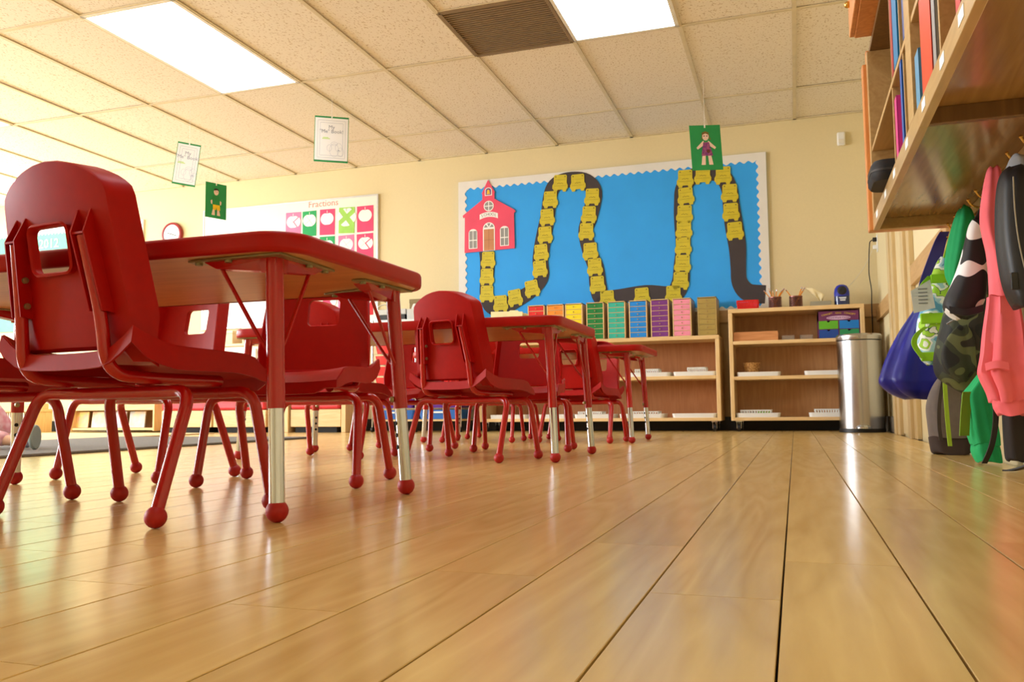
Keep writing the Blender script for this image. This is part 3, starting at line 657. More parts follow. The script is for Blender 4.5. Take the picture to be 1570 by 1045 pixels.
# trash can
t = thing('trash_can', 'round brushed steel pedal trash can in front of the shelf end', 'trash can', (.41, 6.07, 0)); R = .139
MB().lathe([(.001, 0), (R+.002, 0), (R+.003, .018), (R, .024), (.001, .024)], 48).build('base_ring', BLK, t, smooth=True, ang=30)
MB().lathe([(R-.004, .02), (R-.001, .024), (R-.001, .592), (R-.006, .594)], 64).build('can_body', STEEL, t, smooth=True, ang=30)
MB().lathe([(R-.006, .588), (R-.006, .598)], 48).build('seam_ring', BLK, t, smooth=True)
MB().lathe([(.001, .596), (R+.002, .598), (R+.003, .602), (R+.003, .626), (R-.004, .636), (.05, .644), (.001, .645)], 64).build('can_lid', STEEL, t, smooth=True, ang=30)
pd = [(.046*math.cos(2*PI*k/24), .034*math.sin(2*PI*k/24)) for k in range(24)]
MB().loft([[(x, -R-.012+y, .026) for x, y in pd], [(x, -R-.012+y, .036) for x, y in pd], [(x*.7, -R-.012+y*.7, .046) for x, y in pd]]).build('pedal', CHR, t, smooth=True)

# ------------------------------------------------------------------ bulletin board
bb = thing('bulletin_board', 'blue bulletin board with a paper road of yellow school buses', 'bulletin board', (0, D, 0)); BX0, BX1, BZ0, BZ1 = -2.62, -.145, .85, 2.075
MB().box((BX0, -.016, BZ0), (BX1, 0, BZ1)).build('backing', mat('blue_paper', (46, 164, 250), .7, var=.05, scale=3), bb)
def scallop(hor, a0, a1, e, s):
    n = int((a1-a0)/.0055); P = []
    for i in range(n+1):
        a = a0+(a1-a0)*i/n; P.append((a, e+s*(.066+.009*math.sin(a/.064*2*PI))))
    P = [(a0, e)]+P+[(a1, e)] if True else P
    return P if hor else [(q, p) for p, q in P]
WB = mat('white_border_paper', (228, 226, 222), .75, var=.02)
for hor, a0, a1, e, s, k in ((True, BX0, BX1, BZ1, -1, 0), (True, BX0, BX1, BZ0, 1, 0), (False, BZ0, BZ1, BX0, 1, 1), (False, BZ0, BZ1, BX1, -1, 1)):
    MB().prism(scallop(hor, a0, a1, e, s), -.0185-.001*k, -.016-.0003*k).build('scalloped_border', WB, bb)
RP = [(-2.369, 1.47), (-2.369, 1.394), (-2.376, 1.242), (-2.377, 1.123), (-2.344, 1.029), (-2.259, .998), (-2.135, 1.046), (-1.984, 1.129), (-1.9, 1.23), (-1.909, 1.364), (-1.885, 1.55), (-1.849, 1.735), (-1.819, 1.893), (-1.763, 1.975), (-1.64, 2.005), (-1.52, 1.985), (-1.455, 1.885), (-1.498, 1.706), (-1.538, 1.577), (-1.504, 1.417), (-1.453, 1.283), (-1.44, 1.125), (-1.41, 1.03), (-1.301, 1.04), (-1.07, 1.06), (-.87, 1.034), (-.804, 1.116), (-.79, 1.267), (-.771, 1.417), (-.767, 1.57), (-.768, 1.723), (-.765, 1.85), (-.71, 1.925), (-.60, 1.955), (-.48, 1.925), (-.415, 1.818), (-.399, 1.666), (-.389, 1.515), (-.375, 1.364), (-.37, 1.215), (-.36, 1.10), (-.30, 1.02), (-.18, 1.0)]
C_ = catmull([(x, 0, z) for x, z in RP], 5); L_, R_ = [], []
for i, p in enumerate(C_):
    tn = (C_[min(i+1, len(C_)-1)]-C_[max(i-1, 0)]).normalized(); nn = Vector((-tn.z, 0, tn.x)); h = .062+.007*math.sin(i*.31)
    L_.append(p+nn*h); R_.append(p-nn*(.062+.007*math.sin(i*.24+2)))
n = len(C_); vs = [(p.x, -.0205, p.z) for p in L_]+[(p.x, -.0205, p.z) for p in R_]
MB().add(vs, [(i, i+1, n+i+1, n+i) for i in range(n-1)]).build('paper_road', mat('black_road_paper', (66, 58, 60), .8, var=.05), bb, solid=.001)
BUS = [(-2.358, 1.399), (-2.37, 1.258), (-2.371, 1.117), (-2.253, 1.03), (-2.129, 1.072), (-1.984, 1.139), (-1.916, 1.295), (-1.903, 1.428), (-1.868, 1.57), (-1.849, 1.713), (-1.82, 1.856), (-1.736, 1.983), (-1.59, 1.974), (-1.475, 1.847), (-1.504, 1.706), (-1.527, 1.571), (-1.498, 1.411), (-1.464, 1.283), (-1.445, 1.141), (-1.369, 1.023), (-1.096, 1.03), (-.855, 1.033), (-.798, 1.136), (-.78, 1.266), (-.772, 1.402), (-.763, 1.529), (-.755, 1.65), (-.742, 1.787), (-.743, 1.925), (-.61, 1.938), (-.459, 1.923), (-.415, 1.783), (-.41, 1.637), (-.385, 1.49)]
sh = [(-.36, .5), (.36, .5), (.42, .42), (.42, .02), (.5, -.12), (.5, -.3), (.42, -.38), (.38, -.5), (.2, -.5), (.15, -.38), (-.15, -.38), (-.2, -.5), (-.38, -.5), (-.42, -.38), (-.5, -.3), (-.5, -.12), (-.42, .02), (-.42, .42)]
BW, BH = .128, .138
busm = MB().prism([(x*BW, z*BH) for x, z in sh], -.0245, -.0222).mesh('paper_bus', mat('yellow_bus_card', (206, 188, 40), .6, var=.07, scale=30))
pr_ = MB()
for q in range(5): pr_.box((-.024+q*.010, -.0252, -.004+.003*(q % 2)), (-.016+q*.010, -.0246, -.0005+.003*(q % 2)))
for s in (-1, 1): pr_.box((s*.038-.004, -.0256, .050), (s*.038+.004, -.0246, .057))
pr_.box((-.045, -.0248, .028), (.045, -.0246, .0292)).box((-.05, -.0248, -.022), (.05, -.0246, -.0208))
prm = pr_.mesh('name_and_pins', mat('brown_pencil', (96, 84, 26), .8))
for i, (x, z) in enumerate(BUS):
    o = link('paper_bus', busm, bb); o.location = (x, 0, z); o.rotation_euler = (0, random.uniform(-.06, .06)+(-.15 if i in (4, 5) else 0), 0); link('name_and_pins', prm, o)
# paper schoolhouse
SX, SZ = -2.348, 1.47
PKR = mat('pink_red_paper', (232, 78, 108), .7, var=.05, scale=8); WP = PAPER; GP = mat('grey_window_print', (150, 150, 148), .7)
sch = MB().prism([(-.217, 0), (.222, .01), (.218, .30), (.232, .315), (.222, .33), (.05, .436), (.05, .485), (.055, .49), (-.005, .60), (-.062, .487), (-.056, .482), (-.056, .436), (-.232, .315), (-.226, .295), (-.212, .30)], -.0265, -.0225).build('paper_schoolhouse', PKR, bb); sch.location = (SX, 0, SZ)
def win_arch(x, z, w, h, nm):
    ar = lambda w_, h0, h1, r: [(-w_, h0), (w_, h0), (w_, h1)]+[(w_*math.cos(PI*k/8), h1+r*math.sin(PI*k/8)) for k in range(1, 8)]+[(-w_, h1)]
    b = MB().prism([(p+x, q+z) for p, q in ar(w, 0, h, w*.8)], -.0285, -.0266)
    for s in (-1, 1):
        b.box((x+(.003 if s > 0 else -w+.006), -.0290, z+.006), (x+(w-.006 if s > 0 else -.003), -.0286, z+h*.52-.004), 1)
        b.box((x+(.003 if s > 0 else -w+.006), -.0290, z+h*.52+.004), (x+(w-.006 if s > 0 else -.003), -.0286, z+h+w*.35), 1)
    return b.build(nm, [WP, GP], sch)
win_arch(-.14, .03, .038, .135, 'paper_window'); win_arch(.135, .035, .038, .135, 'paper_window')
b = MB().prism([(.044*math.cos(2*PI*k/24), .378+.044*math.sin(2*PI*k/24)) for k in range(24)], -.0285, -.0266)
for qx in (-1, 1):
    for qz in (-1, 1):
        b.prism([(qx*.004, .378+qz*.004), (qx*.037, .378+qz*.004), (qx*.030, .378+qz*.022), (qx*.022, .378+qz*.03), (qx*.004, .378+qz*.037)], -.029, -.0286, mi=1)
b.build('round_window', [WP, GP], sch)
ar = lambda w_, h: [(-w_, 0), (w_, 0), (w_, h)]+[(w_*math.cos(PI*k/10), h+w_*math.sin(PI*k/10)) for k in range(1, 10)]+[(-w_, h)]
b = MB().prism([(p, q+.004) for p, q in ar(.052, .185)], -.0285, -.0266).box((-.044, -.0292, .006), (.044, -.0286, .184), 1)
for a0 in (10, 70, 130):
    b.prism([(.008*math.cos(math.radians(a0+20)), .196+.008*math.sin(math.radians(a0+20)))]+[(.042*math.cos(math.radians(a0+a)), .192+.042*math.sin(math.radians(a0+a))) for a in (0, 20, 40)], -.0292, -.0286, mi=2)
b.box((-.0008, -.0295, .006), (.0008, -.0291, .184), 3).box((-.044, -.0295, .093), (.044, -.0291, .0945), 3)
b.build('paper_door', [WP, mat('tan_door_print', (198, 136, 92), .7), GP, mat('door_line', (140, 84, 50), .8)], sch)
ar2 = lambda w_, h: [(-w_, 0), (w_, 0), (w_, h)]+[(w_*math.cos(PI*k/8), h+w_*.8*math.sin(PI*k/8)) for k in range(1, 8)]+[(-w_, h)]
MB().prism([(p-.002, q+.465) for p, q in ar2(.031, .045)], -.0285, -.0266).prism([(p-.002, q+.471) for p, q in ar2(.024, .038)], -.029, -.0286, mi=1).prism([(-.018, .478), (.014, .478), (.010, .49), (.008, .51), (-.002, .516), (-.012, .51), (-.014, .49)], -.0295, -.0291, mi=2).build('bell_window', [WP, mat('violet_print', (120, 84, 140), .7), mat('bell_yellow', (240, 196, 40), .6)], sch)
arc = [(x, .29+.018*(1-(x/.08)**2)) for x in [-.08+.016*k for k in range(11)]]
MB().prism([(x, z-.021) for x, z in arc]+[(x, z+.021) for x, z in reversed(arc)], -.0285, -.0266).build('sign_banner', WP, sch)
INK = mat('grey_ink', (150, 146, 140), .8)
for i, ch in enumerate('SCHOOL'):
    x = -.058+.0235*i; text('lettering', ch, .034, INK, sch, Matrix.Translation((x, -.0288, .29+.018*(1-(x/.08)**2))) @ Matrix.Rotation(x*5.5, 4, 'Y') @ FRONT)

# ------------------------------------------------------------------ whiteboard with apple papers
wbd = thing('whiteboard', 'white board headed Fractions with coloured apple papers', 'whiteboard', (0, D, 0)); WX0, WX1, WZ0, WZ1 = -5.18, -3.37, .93, 2.045
MB().box((WX0, -.016, WZ0), (WX1, 0, WZ1)).build('board', mat('white_board', (238, 236, 226), .3, var=.01), wbd)
ALU = mat('aluminium', (200, 202, 204), .35, .8)
for lo, hi in (((WX0, -.02, WZ1-.012), (WX1, -.016, WZ1)), ((WX0, -.02, WZ0), (WX1, -.016, WZ0+.012)), ((WX0, -.02, WZ0+.012), (WX0+.012, -.016, WZ1-.012)), ((WX1-.012, -.02, WZ0+.012), (WX1, -.016, WZ1-.012))): MB().box(lo, hi).build('frame', ALU, wbd)
text('lettering', 'Fractions', .082, mat('pink_marker', (246, 150, 140), .8), wbd, at(-3.91, -.017, 1.965+.04))
PKS = {'p': ('pink', (248, 128, 172)), 'g': ('green', (40, 166, 96)), 'h': ('hot_pink', (244, 72, 116)), 'l': ('light_green', (160, 214, 96)), 'r': ('red', (226, 40, 52))}
rows = ['pghlh', 'lpgph', 'hgplr', 'glhpr']
def apple(kind, x, z):
    b = MB(); s = .062
    def pt(a): r = s*(1+.06*math.cos(2*a)-.16*math.exp(-((a-PI/2)/.35)**2)-.06*math.exp(-((a-3*PI/2)/.3)**2)); return (r*math.cos(a)*1.02, r*math.sin(a))
    for q in range(4):
        a0 = q*PI/2+.65; off = {0: .0015, 1: .0012, 2: .028, 3: .0}[kind]; am = a0+PI/4
        if kind == 1 and q == 3: off = .012
        P = [(0, 0)]+[pt(a0+PI/2*k/8) for k in range(9)]
        b.prism([(x+p*(.97)+off*math.cos(am)*(1.2 if kind == 2 else 1), z+q_*.97+off*math.sin(am)) for p, q_ in P], -.0205, -.0190)
    b.box((x-.0025, -.0205, z+s*.82), (x+.0025, -.019, z+s*1.2))
    return b
CX_ = [(-4.292, -4.137), (-4.117, -3.977), (-3.944, -3.793), (-3.754, -3.599), (-3.573, -3.414)]
for r, row in enumerate(rows):
    for c, k in enumerate(row):
        x0, x1 = CX_[c]; z1 = 1.950-.244*r-.002*c*0; z0 = z1-.228; nm, colr = PKS[k]; tw = random.uniform(-.004, .004)
        o = MB().prism([(x0, z0+tw), (x1, z0-tw), (x1+tw, z1), (x0+tw, z1+tw)], -.0185, -.0165).build('paper_sheet', mat('paper_'+nm, colr, .75), wbd)
        apple((1, 1, 3, 2, 3, 3, 0, 1)[(c+r*3) % 8] if r else (1, 0, 3, 2, 3)[c], (x0+x1)/2, z1-.085).build('apple_cutout', PAPER, o)
# clock, picture, green board on the back wall
t = thing('wall_clock', 'round red rimmed wall clock left of the whiteboard', 'clock', (-5.53, D, 1.85)); RX = Matrix.Rotation(PI/2, 4, 'X')
MB().lathe([(.085, 0), (.112, 0), (.115, .02), (.108, .034), (.094, .036), (.088, .024), (.085, .012)], 40, T=RX).build('rim', mat('dark_red_rim', (150, 24, 34), .3), t, smooth=True)
MB().lathe([(.001, .004), (.092, .004), (.092, .029), (.001, .029)], 40, T=RX).build('face', PAPER, t)
b = MB()
for k in range(12): a = k*PI/6; b.box((-.002, -.0305, .07), (.002, -.0291, .082), T=Matrix.Rotation(a, 4, 'Y'))
b.build('hour_marks', BLK, t)
MB().box((-.003, -.0315, -.01), (.003, -.0306, .062), T=Matrix.Rotation(1.9, 4, 'Y')).build('minute_hand', BLK, t); MB().box((-.003, -.0325, -.01), (.003, -.0316, .045), T=Matrix.Rotation(-1.3, 4, 'Y')).build('hour_hand', BLK, t)
t = thing('wall_picture', 'white picture panel with blue and red marks left of the clock', 'picture', (-6.02, D, 1.80))
MB().box((-.15, -.02, -.22), (.15, 0, .22)).build('panel', PAPER, t, bevel=.002)
b = MB()
for x, z, rr, mi in ((.05, .09, .045, 0), (.06, 0, .04, 0), (-.03, .04, .05, 1), (-.06, -.1, .04, 1)):
    b.prism([(x+rr*math.cos(2*PI*k/14)*(1+.25*math.sin(3*k)), z+rr*math.sin(2*PI*k/14)) for k in range(14)], -.0215, -.020, mi=mi)
b.build('painted_marks', [mat('sky_blue_paint', (110, 160, 226), .6), mat('coral_paint', (226, 110, 110), .6)], t)
t = thing('green_board', 'green bulletin board with white digits seen through the big chair slot', 'bulletin board', (0, D, 0))
MB().box((-8.0, -.014, 1.0), (-6.58, -.001, 2.03)).build('backing', mat('mint_green_paper', (104, 178, 144), .7), t)
MB().prism([(-8.0, 2.03)]+[(-8.0+1.42*i/280, 1.965+.009*math.sin(i*1.5*280/280*.5)) for i in range(281)]+[(-6.58, 2.03)], -.017, -.014).build('scalloped_border', WB, t)
text('lettering', '2012', .13, PAPER, t, at(-7.03, -.016, 1.865), .002)
MB().prism([(-6.70+.06*math.cos(2*PI*k/20)*(1+.2*math.cos(5*2*PI*k/20)), 1.87+.06*math.sin(2*PI*k/20)*(1+.2*math.cos(5*2*PI*k/20))) for k in range(20)], -.018, -.0145).build('paper_flower', mat('pink_flower_paper', (240, 130, 190), .7), t)
MB().prism([(-6.73, 1.925), (-6.68, 1.925), (-6.68, 1.985), (-6.73, 1.985)], -.018, -.0145).prism([(-6.75, 1.78), (-6.66, 1.78), (-6.66, 1.81), (-6.75, 1.81)], -.018, -.0145).build('paper_leaf', mat('yellow_paper', (240, 226, 90), .7), t)
# motion sensor
t = thing('motion_sensor', 'small white motion sensor high on the wall near the corner', 'sensor', (.385, D, 2.115))
MB().box((-.028, -.03, -.05), (.028, 0, .05)).build('housing', WHT, t, bevel=.01); MB().box((-.02, -.036, -.04), (.02, -.03, -.005)).build('lens', mat('milky_lens', (226, 222, 210), .3), t, bevel=.004)

# ------------------------------------------------------------------ hanging cards
GC = mat('green_card', (30, 146, 76), .7); STR = mat('white_thread', (236, 230, 220), .6)
SKIN = mat('skin_paper', (238, 206, 186), .7)
def card(label, x, y, z, w, h, rz, ry, kind, string=None):
    t = thing('hanging_card', label, 'card', (x, y, z), rz, 'paper cards hung from the ceiling'); R = Matrix.Rotation(ry, 4, 'Y')
    MB().box((-w/2, 0, -h/2), (w/2, .0016, h/2), T=R).build('green_backing', GC, t)
    top = R @ Vector((0, .001, h/2-.006)); MB().tube([top, (top.x, top.y, HC-z)], .0011, 5).build('thread', STR, t)
    MB().box((top.x-.004, -.003, top.z-.012), (top.x+.004, .004, top.z+.008)).build('clip', WHT, t)
    if kind == 'sheet':
        MB().box((-w/2+.004, -.0022, -h/2+.012), (w/2-.004, -.0004, h/2-.012), T=R).build('white_sheet', PAPER, t)
        b = MB(); g_ = -.0026
        for q in (.018, .034):
            x1, z1 = w/2-.004-q, h/2-.012-q
            b.box((-x1, g_, z1), (x1, -.0022, z1+.0016), T=R).box((-x1, g_, -z1-.0016), (x1, -.0022, -z1), T=R).box((-x1-.0016, g_, -z1), (-x1, -.0022, z1), T=R).box((x1, g_, -z1), (x1+.0016, -.0022, z1), T=R)
        def ring(cx, cz, rx, rz_, n=18, a0=0, a1=2*PI):
            P = [(cx+rx*math.cos(a0+(a1-a0)*k/n), cz+rz_*math.sin(a0+(a1-a0)*k/n)) for k in range(n+1)]
            for p, q in zip(P, P[1:]): b.tube([R @ Vector((p[0], -.0024, p[1])), R @ Vector((q[0], -.0024, q[1]))], .0008, 4)
        ring(.02, -.075, .03, .045); ring(.05, -.055, .022, .03); ring(-.012, -.06, .016, .022); ring(.062, -.085, .02, .03); ring(.02, -.03, .022, .012)
        b.box((.044, g_, -.078), (.056, -.0022, -.072), T=R)
        b.build('line_drawing', mat('pale_grey_print', (176, 182, 196), .8), t)
        LG = mat('grey_letter_print', (150, 156, 170), .8)
        text('lettering', 'My', .034, LG, t, R @ at(.0, -.0026, h/2-.075)); text('lettering', '"Me" Book!', .034, LG, t, R @ at(0, -.0026, h/2-.105))
        MB().box((-.06, g_, .0), (-.01, -.0022, .006), T=R).box((-.055, g_, .008), (-.02, -.0022, .013), T=R).build('name_scribble', mat('lime_ink', (196, 230, 140), .8), t)
    else:
        boy = kind == 'boy'; y0, y1 = -.0022, -.0004; b = MB(); k_ = h/.30
        S = lambda P: [(p*k_, q*k_) for p, q in P]
        ell = lambda cx, cz, rx, rz_, n=16: S([(cx+rx*math.cos(2*PI*k/n), cz+rz_*math.sin(2*PI*k/n)) for k in range(n)])
        MB().prism(ell(0, .075, .022, .028), y0, y1, T=R).build('doll_head', SKIN, t)
        for s in (-1, 1):
            arm = [(s*.038, .005), (s*.05, -.005), (s*.046, -.03), (s*.034, -.034), (s*.030, -.02)] if boy else [(s*.014, .045), (s*.022, .042), (s*.066, .0), (s*.058, -.012), (s*.016, .015)]
            leg = [(s*.012, -.07), (s*.028, -.07), (s*.040, -.125), (s*.010, -.125)] if boy else [(s*.008, -.045), (s*.028, -.045), (s*.040, -.115), (s*.012, -.115)]
            MB().prism(S(arm), y0, y1, T=R).build('doll_arm', SKIN, t); MB().prism(S(leg), y0, y1, T=R).build('doll_leg', SKIN, t)
        b = MB(); y0, y1 = -.003, -.0023
        if boy:
            b.prism(S([(-.03, -.035), (.034, -.035), (.038, -.08), (.008, -.08), (.003, -.055), (-.003, -.08), (-.028, -.08)]), y0, y1, T=R).prism(S([(-.022, .085), (-.016, .102), (.004, .106), (.02, .100), (.023, .084), (.010, .092), (-.006, .088)]), y0, y1, mi=1, T=R)
            b.prism(S([(-.012, .075), (-.004, .075), (-.004, .079), (-.012, .079)]), y0, y1, mi=1, T=R).prism(S([(.004, .075), (.012, .075), (.012, .079), (.004, .079)]), y0, y1, mi=1, T=R)
            b.prism(S([(-.032, .045), (.03, .045), (.036, -.034), (-.036, -.034)]), y0+.0004, y1, mi=2, T=R)
        else:
            b.prism(S([(-.018, .035), (.02, .035), (.042, -.055), (-.036, -.055)]), y0, y1, T=R)
            b.prism(S([(-.026, .07), (-.022, .10), (0, .108), (.022, .10), (.027, .07), (.034, .055), (.026, .05), (.020, .085), (0, .094), (-.02, .085), (-.024, .05), (-.032, .052)]), y0, y1, mi=1, T=R)
            for s in (-1, 1): b.prism(S([(s*.005, .074), (s*.014, .074), (s*.014, .08), (s*.005, .08)]), y0, y1, mi=3, T=R)
            b.prism(ell(.012, -.025, .012, .012), y0-.0006, y1, mi=2, T=R)
        b.build('paper_clothes', [mat('yellow_felt', (238, 196, 30), .8), mat('dark_hair', (40, 30, 26), .7), mat('green_felt', (36, 136, 66), .8), BLK] if boy else [pattern('purple_print_cloth', [(0, (120, 50, 120)), (.5, (160, 80, 120)), (.62, (60, 40, 110))], 60), mat('brown_yarn', (120, 96, 40), .8), mat('brown_patch', (100, 40, 30), .7), BLK], t)
card('white sheet titled My Me Book hanging from the ceiling near the middle', -2.904, 5.0, 1.995, .225, .315, .52, .02, 'sheet')
card('white sheet on green card hanging slanted above the clock side', -3.998, 4.9, 1.908, .155, .305, .62, .12, 'sheet')
card('green card with a paper boy in yellow shorts', -4.357, 5.7, 1.862, .185, .285, 1.18, .0, 'boy')
card('green card with a paper girl in a purple dress above the blue board', -.487, 5.55, 1.838, .205, .295, .42, -.05, 'girl')

# ------------------------------------------------------------------ far left: rugs, bookcase, bench seats, rack, child
RUG = pattern('grey_loop_rug', [(.3, (92, 88, 84)), (.7, (124, 118, 112))], 220, 'noise', .95, 3, 'LINEAR')
o = MB().box((-4.35, 1.2, 0), (-2.872, 4.715, .012)).build('grey_rug', RUG, None, bevel=.004); tag(o, 'flat grey rug with a dark edge left of the tables', 'rug')
o = MB().box((-6.6, 4.0, 0), (-4.37, 5.75, .008)).build('beige_rug', pattern('beige_rug', [(.3, (206, 176, 130)), (.7, (224, 198, 154))], 200, 'noise', .95, 3, 'LINEAR'), None, bevel=.003); tag(o, 'beige rug on the floor in front of the picture bookcase', 'rug')
# picture bookcase
t = thing('low_bookcase', 'low maple bookcase with rounded end panels and facing picture books', 'bookcase', (-5.78, 6.32, 0)); w = .47
for x in (-w, w-.02):
    MB().prism([(-.16, .012), (.16, .012), (.16, .30)]+[(.16-.32*k/10+0, .30+.045*math.sin(PI*k/10)) for k in range(1, 10)]+[(-.16, .30)], x, x+.02, 'x').build('end_panel', wood('birch_panel', (226, 184, 124), (238, 204, 150), .4, 2), t, bevel=.003)
MB().box((-w+.02, -.15, .02), (w-.02, .15, .04)).build('bottom_board', MAPLE, t); MB().box((-w+.02, -.15, .195), (w-.02, -.12, .262)).build('front_rail', MAPLE, t, bevel=.002); MB().box((-w+.02, -.12, .24), (w-.02, .15, .262)).build('top_board', MAPLE, t); MB().box((-w+.02, .14, .04), (w-.02, .15, .24)).build('back_board', BACKP, t)
bcv = [((236, 222, 120), (236, 150, 160)), ((226, 232, 200), (230, 160, 120)), ((240, 236, 244), (190, 130, 200)), ((240, 200, 150), (120, 170, 200))]
for i, (c, c2) in enumerate(bcv):
    x = -5.78-.40+i*.21; o = MB().box((-.085, -.006, 0), (.085, .006, .145), T=Matrix.Rotation(-.12, 4, 'X')).build('picture_book', mat('cover_%d' % i, c, .5, c2=c2, scale=12), None, bevel=.001); o.location = (x, 6.22, .0415)
    tag(o, ('yellow picture book with a pink figure facing out of the low bookcase', 'pale green picture book facing out of the low bookcase', 'white picture book with violet edges facing out of the low bookcase', 'tan picture book at the right end inside the low bookcase')[i], 'book', 'picture books in the low bookcase')
for i, (x, c, lb) in enumerate(((-6.05, (250, 240, 200), 'pale toy block on top of the low bookcase, left'), (-5.7, (250, 226, 90), 'yellow toy on top of the low bookcase'), (-5.45, (236, 240, 160), 'lime and white toy roll on top of the low bookcase end'))):
    tag(MB().tube([(x-.05, 6.3, .284), (x+.05, 6.3, .284)], .021, 14).build('toy_roll', mat('toy_%d' % i, c, .5), None, smooth=True), lb, 'toy')
# red cushioned bench seats
CUSH = mat('red_vinyl_cushion', (206, 44, 56), .35, var=.06, scale=7, bump=.2)
def bench(x0, x1, label, back, yf=6.06):
    t = thing('cushion_bench', label, 'bench', ((x0+x1)/2, yf, 0)); w = (x1-x0)/2
    for k in range(2 if w > .35 else 1):
        a = -w+k*w if w > .35 else -w; b_ = a+(w if w > .35 else 2*w)
        MB().box((a+.01, -.0, .045), (b_-.01, .30, .185)).build('base_box', MAPLE, t, bevel=.004); MB().box((a+.015, -.012, .187), (b_-.015, .30, .262)).build('seat_cushion', CUSH, t, bevel=.018)
        MB().box((a+.05, .01, .0), (b_-.05, .28, .045)).build('plinth', DARK, t)
        if back: MB().box((a+.015, .225, .264), (b_-.015, .30, .42)).build('back_cushion', CUSH, t, bevel=.018)
    if not back:
        for s in (-1, 1): MB().box((s*(w+.022)-.02, -.015, 0), (s*(w+.022)+.02, .31, .33)).build('end_post', MAPLEZ, t, bevel=.004)
    return t
bench(-5.16, -4.10, 'long red cushioned bench with a back on a pale wooden base', True); bench(-3.90, -3.42, 'short red cushioned bench between two pale posts', False, 6.08)
t = thing('wicker_bin', 'square wicker bin with white and pink paper between the two benches', 'basket', (-4.015, 6.16, 0))
b = MB()
for k in range(6): b.box((-.05-.002*(k % 2), -.07, k*.03), (.05+.002*(k % 2), .07, k*.03+.028))
b.build('woven_wall', WICK, t, bevel=.004)
MB().loft([[(.045*math.cos(a)*(1-.3*v), .05*math.sin(a)*(1-.3*v), .18+.13*v+.012*math.sin(3*a)) for a in [2*PI*k/14 for k in range(14)]] for v in (0, .4, .8, 1)]).build('crumpled_paper', mat('pale_pink_paper', (244, 214, 222), .8), t, smooth=True)
# white cabinet with boxes
t = thing('white_cabinet', 'cream white low cabinet standing behind the red bench', 'cabinet', (-4.64, 6.49, 0)); CW = mat('cream_white_laminate', (240, 230, 208), .4)
MB().box((-.65, -.10, .02), (.65, .11, .745)).build('body', CW, t, bevel=.003); MB().box((-.67, -.12, .745), (.67, .11, .77)).build('worktop', MAPLE, t, bevel=.003)
for k in range(3):
    o = MB().box((-.63+.425*k, -.112, .45), (-.22+.425*k, -.10, .72)).build('cabinet_door', CW, t, bevel=.003); MB().box((-.45+.425*k, -.122, .68), (-.40+.425*k, -.112, .69)).build('handle', ALU, o)
for i, (x0, x1, h, c, c2, lb) in enumerate(((-4.60, -4.51, .15, (240, 226, 190), (236, 150, 130), 'cream patterned box on the white cabinet, left'), (-4.49, -4.27, .145, (232, 228, 220), (222, 214, 220), 'grey white storage box on the white cabinet, right'), (-5.05, -4.70, .12, (236, 220, 180), (222, 200, 160), 'cream low box on the white cabinet behind the near chair'))):
    t = thing('storage_box', lb, 'box', ((x0+x1)/2, 6.48, .77)); w = (x1-x0)/2
    MB().box((-w, -.07, 0), (w, .07, h*.8)).build('box_body', mat('box_%d' % i, c, .6, c2=c2, scale=18), t, bevel=.003); MB().box((-w-.003, -.073, h*.8), (w+.003, .073, h)).build('box_lid', mat('box_lid_%d' % i, c, .5), t, bevel=.003)
# chrome rack with coloured bins
t = thing('bin_rack', 'chrome wire rack of purple, blue, red and green bins behind the tables', 'rack', (-2.80, 6.29, 0)); w = .375
for sx in (-1, 0, 1):
    for s2 in (-1, 1):
        if sx == 0 and s2 == 1: continue
        MB().tube([(sx*w, s2*.16, .03), (sx*w, s2*.16, .885)], .008, 10).build('post', CHR, t, smooth=True)
        c = MB().lathe([(.004, -.008), (.021, -.008), (.021, .008), (.004, .008)], 14, T=Matrix.Translation((sx*w, s2*.16, .0212)) @ Matrix.Rotation(PI/2, 4, 'Y')).build('wheel', BLK, t, smooth=True)
for z in (.085, .87): MB().box((-w, -.16, z), (w, .16, z+.014)).build('shelf_board', MAPLE if z < .5 else ALU, t)
BC = [('blue_bin', (46, 108, 190)), ('purple_bin', (92, 44, 142)), ('purple_bin', (92, 44, 142)), ('red_bin', (214, 34, 36)), ('red_bin', (214, 34, 36)), ('red_bin', (214, 34, 36)), ('red_bin', (214, 34, 36)), ('green_bin', (70, 196, 40))]
for r in range(8):
    for s in (-1, 1):
        z = .102+.086*r; cx = s*w/2
        P0, P1 = rrect(-w*.42, -.15, w*.42, .14, .02, 4), rrect(-w*.46, -.155, w*.46, .15, .02, 4)
        o = MB().loft([[(x+cx, y, z) for x, y in P0], [(x+cx, y, z+.07) for x, y in P1], [(x*.96+cx, y*.96, z+.07) for x, y in P1], [(x*.96+cx, y*.96, z+.006) for x, y in P0]]).build('bin', mat(BC[r][0], BC[r][1], .25, alpha=1), t, smooth=True, ang=30)
        MB().box((cx-.04, -.163, z+.045), (cx+.04, -.155, z+.058)).build('bin_label', WHT, o)
    MB().box((-w, -.163, .098+.086*r), (w, -.157, .101+.086*r)).build('rail', CHR, t)
t = thing('tape_player', 'grey machine with a black front standing on the bin rack', 'machine', (-3.04, 6.29, .884)); GM = mat('grey_machine', (196, 196, 192), .4)
MB().box((-.125, -.1, 0), (.125, .1, .012)).box((-.125, -.1, .05), (.125, .1, .095)).build('housing', GM, t, bevel=.006); MB().box((-.115, -.094, .012), (.115, .09, .05)).build('front_panel', BLK, t); MB().tube([(-.12, -.09, .07), (-.13, -.09, .12), (-.08, -.09, .135), (0, -.09, .135)], .005, 8, fil=.02).build('carry_handle', ALU, t, smooth=True)
